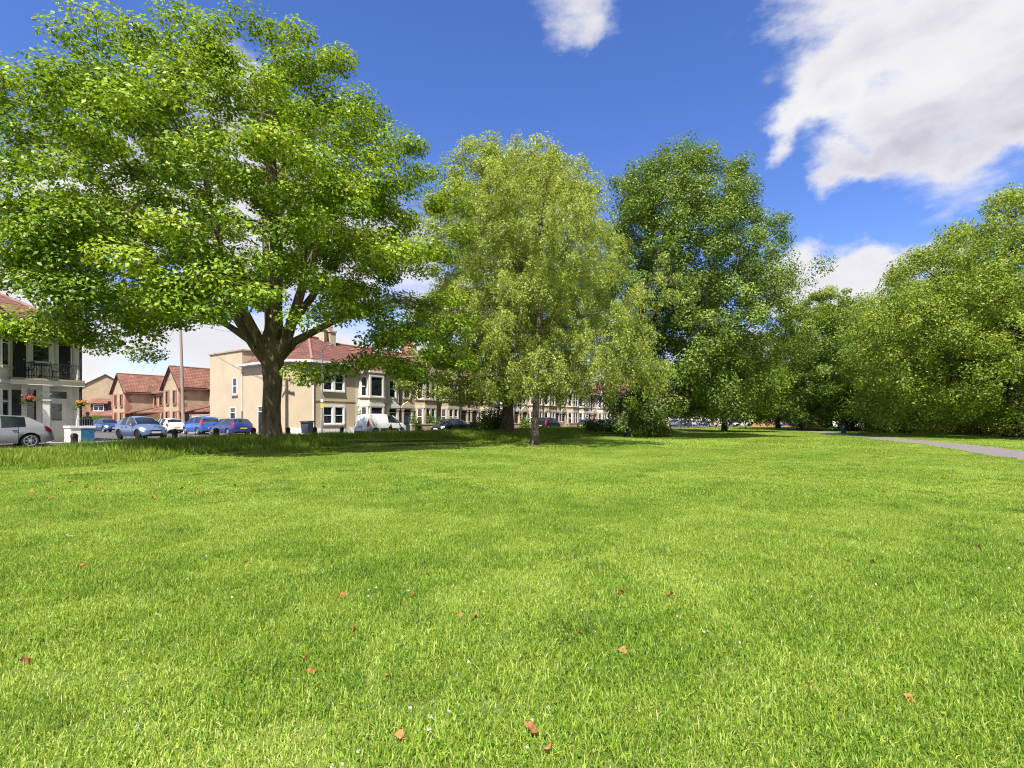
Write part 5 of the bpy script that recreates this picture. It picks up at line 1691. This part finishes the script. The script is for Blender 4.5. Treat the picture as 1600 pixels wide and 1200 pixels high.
x_, y_ = td(13.0, 1.2); shrub('hedge', 'domed dark green hedge in front of the stone terrace', 'hedge', x_, y_, STREET + .1, 1.5, .9, 1.75, 2600, 'leaf_shrub', 1, .12)
x_, y_ = td(4.3, 1.0); shrub('shrub', 'yellow green shrub between the beige house and the white van', 'shrub', x_, y_, STREET + .1, .6, .5, 1.9, 900, 'leaf_hedge', 2, .14)
x_, y_ = td(10.2, 1.3); shrub('shrub', 'dark bush by the stone doorway right of the white van', 'shrub', x_, y_, STREET + .1, .7, .6, 1.6, 900, 'leaf_shrub', 3, .13)
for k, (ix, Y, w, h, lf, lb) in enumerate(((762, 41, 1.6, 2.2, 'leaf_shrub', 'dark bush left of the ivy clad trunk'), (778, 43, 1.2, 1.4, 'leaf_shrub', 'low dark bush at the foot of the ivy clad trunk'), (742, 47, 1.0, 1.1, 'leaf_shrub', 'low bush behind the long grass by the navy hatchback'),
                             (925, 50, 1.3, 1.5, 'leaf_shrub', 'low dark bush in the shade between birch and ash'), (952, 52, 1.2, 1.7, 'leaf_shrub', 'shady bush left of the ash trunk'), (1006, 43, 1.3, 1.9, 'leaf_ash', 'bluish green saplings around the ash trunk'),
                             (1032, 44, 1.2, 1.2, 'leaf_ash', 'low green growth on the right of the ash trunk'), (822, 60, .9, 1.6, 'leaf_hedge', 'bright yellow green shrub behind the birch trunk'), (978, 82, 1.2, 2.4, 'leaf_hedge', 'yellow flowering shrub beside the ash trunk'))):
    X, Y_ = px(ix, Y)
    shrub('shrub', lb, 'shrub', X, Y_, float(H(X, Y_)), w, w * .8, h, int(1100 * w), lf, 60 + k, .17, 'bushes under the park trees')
shrub('hedge', 'long clipped yellow green hedge in front of the far brick houses', 'hedge', -51.5, 62.5, STREET, 4.0, .9, 1.9, 3200, 'leaf_hedge', 4, .2, 'hedges of the side street', 10, True, R(-35))
shrub('hedge', 'shorter yellow green hedge nearer to the brick gable', 'hedge', -43.5, 58.4, STREET, 2.6, .8, 1.5, 1800, 'leaf_hedge', 5, .2, 'hedges of the side street', 8, True, R(-35))
shrub('shrub', 'small yellow green bush beside the white hatchback', 'shrub', -37.2, 53.6, STREET, .9, .8, 1.5, 700, 'leaf_hedge', 6, .18)
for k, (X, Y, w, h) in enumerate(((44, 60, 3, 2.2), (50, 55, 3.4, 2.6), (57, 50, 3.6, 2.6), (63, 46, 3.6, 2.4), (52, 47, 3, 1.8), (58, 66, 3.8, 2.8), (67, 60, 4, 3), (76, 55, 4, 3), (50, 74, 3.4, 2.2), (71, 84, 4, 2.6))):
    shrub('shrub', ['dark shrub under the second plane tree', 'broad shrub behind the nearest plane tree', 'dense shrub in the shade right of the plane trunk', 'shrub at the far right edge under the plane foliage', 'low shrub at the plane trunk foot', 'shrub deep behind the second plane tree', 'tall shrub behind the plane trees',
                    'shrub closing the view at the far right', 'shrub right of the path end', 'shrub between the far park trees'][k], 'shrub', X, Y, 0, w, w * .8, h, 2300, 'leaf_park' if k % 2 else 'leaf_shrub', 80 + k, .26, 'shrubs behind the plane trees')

# ------------------------------------------------------------------ grass
def blades(rng, n, size, hmin, hmax, w, lean, tmean, tvar, seedhead=0):
    """one square patch of blades: mesh data only"""
    p = np.zeros((n, 3)); p[:, :2] = rng.uniform(-size / 2, size / 2, (n, 2))
    h = rng.uniform(hmin, hmax, n) * rng.uniform(.6, 1, n)
    a = rng.uniform(0, 2 * np.pi, n); dr = np.stack([np.cos(a), np.sin(a), np.zeros(n)], -1)
    th = np.minimum(rng.uniform(.05, 1, n) * lean, 1.35)
    b = a + np.pi / 2 + rng.normal(size=n) * .6
    sd = np.stack([np.cos(b), np.sin(b), np.zeros(n)], -1) * (w * rng.uniform(.6, 1.25, n))[:, None] * .5
    mid = p + dr * (h * .55 * np.sin(th * .55))[:, None]; mid[:, 2] += h * .55 * np.cos(th * .55)
    tipv = mid + dr * (h * .5 * np.sin(th * 1.25))[:, None]; tipv[:, 2] += h * .5 * np.cos(th * 1.25)
    tipv[:, 2] = np.maximum(tipv[:, 2], .006)
    v = np.empty((n, 5, 3))
    v[:, 0] = p - sd; v[:, 1] = p + sd; v[:, 2] = mid + sd * .8; v[:, 3] = mid - sd * .8; v[:, 4] = tipv
    base = np.arange(n)[:, None] * 5
    q = base + np.array([[0, 1, 2, 3]]); t = base + np.array([[3, 2, 4]])
    tint = np.clip(rng.normal(tmean, tvar, n), 0, 1)
    straw = rng.uniform(size=n) < .025
    tint[straw] = 1.0
    return v.reshape(-1, 3), q, t, np.concatenate([tint, tint])


def grass_field(name, variants, pts, var, rot, scl, mat):
    """one object: its points carry copies of the patch meshes"""
    me = bpy.data.meshes.new(name)
    me.vertices.add(len(pts)); me.vertices.foreach_set('co', np.asarray(pts, np.float32).ravel())
    for nm, typ, dat in (('variant', 'INT', var.astype(np.int32)), ('turn', 'FLOAT', rot.astype(np.float32)), ('size', 'FLOAT', scl.astype(np.float32))):
        a = me.attributes.new(nm, typ, 'POINT'); a.data.foreach_set('value', dat)
    o = link(name, me)
    me.materials.append(MATS[mat])
    ng = bpy.data.node_groups.new(name, 'GeometryNodeTree')
    ng.interface.new_socket('Geometry', in_out='INPUT', socket_type='NodeSocketGeometry')
    ng.interface.new_socket('Geometry', in_out='OUTPUT', socket_type='NodeSocketGeometry')
    gi = ng.nodes.new('NodeGroupInput'); go = ng.nodes.new('NodeGroupOutput')
    jn = ng.nodes.new('GeometryNodeJoinGeometry')
    av = ng.nodes.new('GeometryNodeInputNamedAttribute'); av.data_type = 'INT'; av.inputs['Name'].default_value = 'variant'
    at = ng.nodes.new('GeometryNodeInputNamedAttribute'); at.data_type = 'FLOAT'; at.inputs['Name'].default_value = 'turn'
    asz = ng.nodes.new('GeometryNodeInputNamedAttribute'); asz.data_type = 'FLOAT'; asz.inputs['Name'].default_value = 'size'
    cx = ng.nodes.new('ShaderNodeCombineXYZ'); ng.links.new(at.outputs['Attribute'], cx.inputs['Z'])
    m2p = ng.nodes.new('GeometryNodeMeshToPoints'); ng.links.new(gi.outputs[0], m2p.inputs['Mesh'])
    for k, vm in enumerate(variants):
        src = bpy.data.objects.new(name + '_patch', vm)          # not linked: only the source of the copies
        oi = ng.nodes.new('GeometryNodeObjectInfo'); oi.inputs['Object'].default_value = src
        oi.inputs['As Instance'].default_value = True
        cmp = ng.nodes.new('FunctionNodeCompare'); cmp.data_type = 'INT'; cmp.operation = 'EQUAL'
        ng.links.new(av.outputs['Attribute'], cmp.inputs[2]); cmp.inputs[3].default_value = k
        ip = ng.nodes.new('GeometryNodeInstanceOnPoints')
        ng.links.new(m2p.outputs[0], ip.inputs['Points']); ng.links.new(cmp.outputs[0], ip.inputs['Selection'])
        ng.links.new(oi.outputs['Geometry'], ip.inputs['Instance'])
        ng.links.new(cx.outputs[0], ip.inputs['Rotation']); ng.links.new(asz.outputs['Attribute'], ip.inputs['Scale'])
        ng.links.new(ip.outputs[0], jn.inputs[0])
    ng.links.new(jn.outputs[0], go.inputs[0])
    md = o.modifiers.new('grass', 'NODES'); md.node_group = ng
    struct(o, 'stuff')
    return o


def scatter(rng, step, y0, y1, margin, jitter=.22):
    """jittered grid over the ground in view (and a margin beside it)"""
    P = []
    ys = np.arange(y0, y1, step)
    for y in ys:
        xs = np.arange(-(y * 1.02 + margin), y * 1.02 + margin, step)
        P.append(np.stack([xs, np.full(len(xs), y)], -1))
    P = np.concatenate(P)
    return P + rng.uniform(-jitter, jitter, P.shape) * step


def patchy(x, y, s=1.0):
    x = x * s; y = y * s
    return (np.sin(x * 1.1 + 2 * np.sin(y * .7)) + np.sin(y * 1.3 + 1.7 * np.sin(x * .8 + 1)) + .7 * np.sin(x * 2.7 - y * 1.9 + 2) + .5 * np.sin(x * 4.1 + y * 3.7)) / 3.2


rng = np.random.default_rng(77)
def keep_lawn(P, size=.6):
    d = dist_d(P[:, 0], P[:, 1])
    pd = path_dist(P[:, 0], P[:, 1])
    return (d > 9.3) & (pd > 1.12 + .5 * size)


def lawn(name, step, y0, y1, margin, nb, size, hs, w, nv=6, thin=None):
    P = scatter(rng, step, y0, y1, margin)
    P = P[keep_lawn(P, size)]
    if thin is not None:
        P = P[thin(P)]
    f = patchy(P[:, 0], P[:, 1], .9) + .6 * patchy(P[:, 0] + 31, P[:, 1] + 17, .33) + rng.normal(size=len(P)) * .35
    for (ax, ay, bx, by) in ((16.3, 26.7, 8.5, 11), (18.1, 26.0, 10.3, 10.6), (13.5, 33, 20, 24)):      # faint wheel tracks across the lawn
        dx, dy = bx - ax, by - ay; t_ = np.clip(((P[:, 0] - ax) * dx + (P[:, 1] - ay) * dy) / (dx * dx + dy * dy), 0, 1)
        f = f + .9 * np.exp(-(np.hypot(P[:, 0] - ax - t_ * dx, P[:, 1] - ay - t_ * dy) / .45) ** 2)
    var = np.clip(np.floor((f + 1.1) / 2.2 * nv), 0, nv - 1).astype(int)
    vs = []
    for k in range(nv):
        u_ = k / (nv - 1)
        lush = 1 - u_
        v, q, t, ti = blades(rng, int(nb * (.85 + .4 * lush)), size, hs[0], hs[1] * (.8 + .55 * lush), w, 1.6 - .3 * lush, .25 + .42 * u_, .27)
        v[:, 2] += .003
        if size < 2 and nb > 500:     # clover leaflets and lying straws among the blades
            m = int(nb * (.05 + .12 * lush)); c_ = np.column_stack([rng.uniform(-size / 2, size / 2, (m, 2)), rng.uniform(.012, .045, m)])
            v2, q2 = leaf_quads(rng, c_, np.array([0, 0, 1.]) + rng.normal(size=(m, 3)) * .35, rng.uniform(.009, .018, m) * (1 if size < 1 else 1.6), .95)
            m3 = int(nb * .012); c_ = np.column_stack([rng.uniform(-size / 2, size / 2, (m3, 2)), rng.uniform(.015, .05, m3)])
            v3, q3 = leaf_quads(rng, c_, np.array([0, 0, 1.]) + rng.normal(size=(m3, 3)) * .5, rng.uniform(.025, .06, m3), .05 if size < 1 else .09)
            q = np.concatenate([q, q2 + len(v), q3 + len(v) + len(v2)]); v = np.concatenate([v, v2, v3])
            nb_ = len(ti) // 2
            ti = np.concatenate([ti[:nb_], np.clip(rng.normal(.12, .1, m), 0, 1), np.clip(rng.normal(.95, .1, m3), 0, 1), ti[nb_:]])
        vs.append(npmesh(name + '_patch', v, q, 'grass_blade', ti, t))
    Z = H(P[:, 0], P[:, 1])
    return grass_field(name, vs, np.column_stack([P, Z]), var, rng.uniform(0, 6.28, len(P)), rng.uniform(.85, 1.2, len(P)), 'grass_blade')


lawn('lawn_grass', .40, 1.2, 9.5, 1.6, 2400, .62, (.02, .064), .0047)
lawn('lawn_grass', .9, 9.2, 26, 3.0, 4600, 1.4, (.025, .066), .0085)
lawn('lawn_grass', .45, 14, 62, 4.0, 420, .62, (.03, .07), .012, thin=lambda P: (path_dist(P[:, 0], P[:, 1]) < (2.2 + .05 * P[:, 1])) & (path_dist(P[:, 0], P[:, 1]) > 1.38))
lawn('lawn_grass', 2.6, 25, 112, 5.0, 6000, 3.6, (.035, .08), .022)

# taller deep green tufts here and there on the lawn
rng = np.random.default_rng(404)
P = []
for k in range(150):
    y = 3.2 + 19 * rng.uniform() ** .8; x = rng.uniform(-1.1, 1.1) * y
    for m in range(rng.integers(1, 5)):
        P.append((x + rng.normal() * .28, y + rng.normal() * .14))
P = np.array(P); P = P[keep_lawn(P)]
vs = []
for k in range(3):
    v, q, t, ti = blades(rng, 900, .62, .04, .10 + .015 * k, .0056, 1.25, .3 + .1 * k, .22)
    c = v.reshape(-1, 5, 3); f = np.exp(-(np.hypot(c[:, 0, 0], c[:, 0, 1]) / .22) ** 2)
    keep_ = rng.uniform(size=len(c)) < .25 + f
    c = c[keep_]; f = f[keep_]
    c[:, :, 2] *= (.3 + .7 * f)[:, None]
    n_ = len(c); base = np.arange(n_)[:, None] * 5; h_ = len(ti) // 2
    vs.append(npmesh('tuft_patch', c.reshape(-1, 3), base + np.array([[0, 1, 2, 3]]), 'grass_tuft', np.concatenate([ti[:h_][keep_], ti[:h_][keep_]]), base + np.array([[3, 2, 4]])))
grass_field('lawn_tufts', vs, np.column_stack([P, H(P[:, 0], P[:, 1])]), rng.integers(0, 3, len(P)), rng.uniform(0, 6.28, len(P)), rng.uniform(.7, 1.3, len(P)), 'grass_tuft')

# the long grass of the verge
P = np.concatenate([scatter(rng, .7, 15, 62, 4.0), ])
d = dist_d(P[:, 0], P[:, 1])
edge = 17.2 + 1.6 * np.sin(P[:, 0] * .35 + 1) + .9 * np.sin(P[:, 1] * .6) + .8 * np.sin(P[:, 0] * 1.1 + P[:, 1] * .5)
keep = (d > 9.5) & (d < edge)
P = P[keep]; d = d[keep]; edge = edge[keep]
f = patchy(P[:, 0], P[:, 1], .6) + rng.normal(size=len(P)) * .4
var = np.clip(np.floor((f + 1.1) / 2.2 * 5), 0, 4).astype(int)
vs = []
for k in range(5):
    v, q, t, ti = blades(rng, 560, 1.0, .14, .40 + .04 * k, .021, .95, .25 + .09 * k, .24)
    vs.append(npmesh('long_grass_patch', v, q, 'grass_long', ti, t))
tl = (P[:, 0] - P0[0]) * U[0] + (P[:, 1] - P0[1]) * U[1]
sc = (.72 + .4 * smooth(0, 3, edge - d)) * (.85 + .15 * smooth(-20, -12, tl)) * (.5 + .5 * smooth(9.6, 11.5, d) + .5 * smooth(-20, -14, tl)).clip(0, 1) * rng.uniform(.75, 1.2, len(P))
grass_field('long_grass', vs, np.column_stack([P, H(P[:, 0], P[:, 1]) - .01]), var, rng.uniform(0, 6.28, len(P)), sc, 'grass_long')

# clover heads
rng = np.random.default_rng(5)
n = 260
yy = 2.0 + 14 * rng.uniform(size=n) ** 1.3; xx = rng.uniform(-1.05, 1.05, n) * yy
kk = patchy(xx, yy, 1.4) > -.1
c = np.column_stack([xx, yy, H(xx, yy) + rng.uniform(.045, .07, n)])[kk]
C_r = []; S_r = []
for p in c:
    C_r.append(p + unit(rng.normal(size=(14, 3))) * .0065)
C_r = np.concatenate(C_r)
v, q = leaf_quads(rng, C_r, C_r - np.repeat(c, 14, 0) + rng.normal(size=C_r.shape) * .003, rng.uniform(.006, .011, len(C_r)), .8)
o = link('clover_flowers', npmesh('clover_flowers', v, q, 'petal', rng.uniform(0, 1, len(q)))); struct(o, 'stuff')

# fallen leaves
def leaf_shape(rng, L):
    """a curled lobed maple leaf"""
    n = 20; pts = []
    for k in range(n):
        a = 2 * math.pi * k / n
        lob = 1 - .30 * abs(math.sin(2.5 * (a - math.pi / 2))) + (.10 if k % 2 else -.06) + rng.normal() * .07
        r = L * .5 * lob * (.75 if math.sin(a) < -.6 else 1)
        x, y = r * math.cos(a) * .85, r * math.sin(a)
        pts.append((x, y, 0))
    c1, c2 = rng.uniform(4, 16), rng.uniform(-8, 10)
    b = MB()
    inner = [(p[0] * .5, p[1] * .5, 0) for p in pts]
    def curl(p): return (p[0], p[1], c1 * p[0] ** 2 + c2 * p[1] ** 2 + .006 * math.sin(p[1] * 120))
    for k in range(n):
        j = (k + 1) % n
        b.poly([curl(inner[k]), curl(pts[k]), curl(pts[j]), curl(inner[j])]); b.poly([curl((0, 0, 0)), curl(inner[k]), curl(inner[j])])
    b.tube([curl((0, -L * .3, 0)), curl((0, -L * .6, 0)), (.01, -L * .85, .012)], [.0018, .0014, .001], 4)
    return b


LV = [(533, 935, .085), (626, 950, .07), (741, 971, .08), (552, 990, .085), (477, 1037, .085), (487, 1058, .06), (604, 1068, .06), (970, 936, .085), (1047, 941, .095), (905, 1003, .07), (974, 1031, .07), (1325, 882, .08), (1365, 884, .09), (1530, 859, .1), (831, 1157, .09), (857, 1188, .08), (1265, 1093, .055),
      (385, 903, .06), (150, 768, .12), (218, 742, .14), (310, 772, .11), (129, 889, .07), (40, 1037, .07), (720, 968, .045), (625, 1163, .05), (1468, 760, .1), (645, 934, .04), (285, 768, .11), (117, 741, .14), (1118, 1075, .05), (385, 880, .06), (45, 1040, .05), (1420, 1110, .05), (135, 765, .1), (75, 905, .05), (241, 785, .1), (140, 792, .09), (367, 764, .1), (391, 884, .065), (401, 872, .06), (74, 822, .08), (81, 781, .1), (519, 882, .06), (50, 772, .1), (108, 756, .11), (95, 746, .11), (505, 768, .09)]
SPEC = {0: 'reddish orange fallen leaf standing on edge, topmost of the cluster left of centre', 8: 'long pale orange fallen leaf lying right of centre', 11: 'left one of two fallen orange leaves lying side by side on the right', 12: 'right one of two fallen orange leaves lying side by side on the right', 13: 'large ochre fallen leaf curled up alone near the right edge',
        14: 'large orange brown fallen leaf at the bottom centre casting a dark hole', 15: 'bright orange fallen leaf cut by the bottom edge', 4: 'pale orange crumpled leaf above a smaller one, left of centre'}
for k, (ix, iy, L) in enumerate(LV):
    Y = 1.4 * 800 / (iy - 658); X = (ix - 800) / 800 * Y
    rg2 = np.random.default_rng(900 + k)
    b = leaf_shape(rg2, L)
    me = b.mesh('fallen_leaf', 'dead_leaf', True)
    a = me.attributes.new('tint', 'FLOAT', 'FACE'); a.data.foreach_set('value', np.clip(rg2.normal(rg2.uniform(.2, .8), .12, len(me.polygons)), 0, 1).astype(np.float32))
    o = link('fallen_leaf', me, None, (X, Y, float(H(X, Y)) + (.036 if Y < 8.5 else .062))); o.rotation_euler = (rg2.uniform(.1, .9), rg2.normal() * .35, rg2.uniform(0, 6.28))
    tag(o, SPEC.get(k, 'small dry orange brown fallen leaf lying on the lawn'), 'leaf', 'fallen leaves on the lawn')
for k, (ix, iy, L, lb) in enumerate(((105, 846, .13, 'large pale green fallen leaf at the left of the lawn'), (193, 783, .15, 'pale whitish green fallen leaf farther up the lawn at the left'))):
    Y = 1.4 * 800 / (iy - 658); X = (ix - 800) / 800 * Y
    rg2 = np.random.default_rng(950 + k)
    me = leaf_shape(rg2, L).mesh('fallen_leaf', 'pale_leaf', True)
    o = link('fallen_leaf', me, None, (X, Y, float(H(X, Y)) + .055)); o.rotation_euler = (.35, .1, rg2.uniform(0, 6.28))
    tag(o, lb, 'leaf', 'fallen leaves on the lawn')

# bin by the path
X, Y = px(1318, 58)
root = thing('litter_bin', 'small dark green litter bin standing beside the path under the trees', 'bin', (X, Y, 0))
b = MB(); b.lathe([(.24, 0), (.27, .05), (.28, .8), (.26, .84)], 16); b.build('drum', 'door_green', root, True, 40)
b = MB(); b.lathe([(.29, .84), (.3, .9), (.2, 1.02), (.05, 1.06)], 16); b.build('hood', 'iron', root, True, 40)
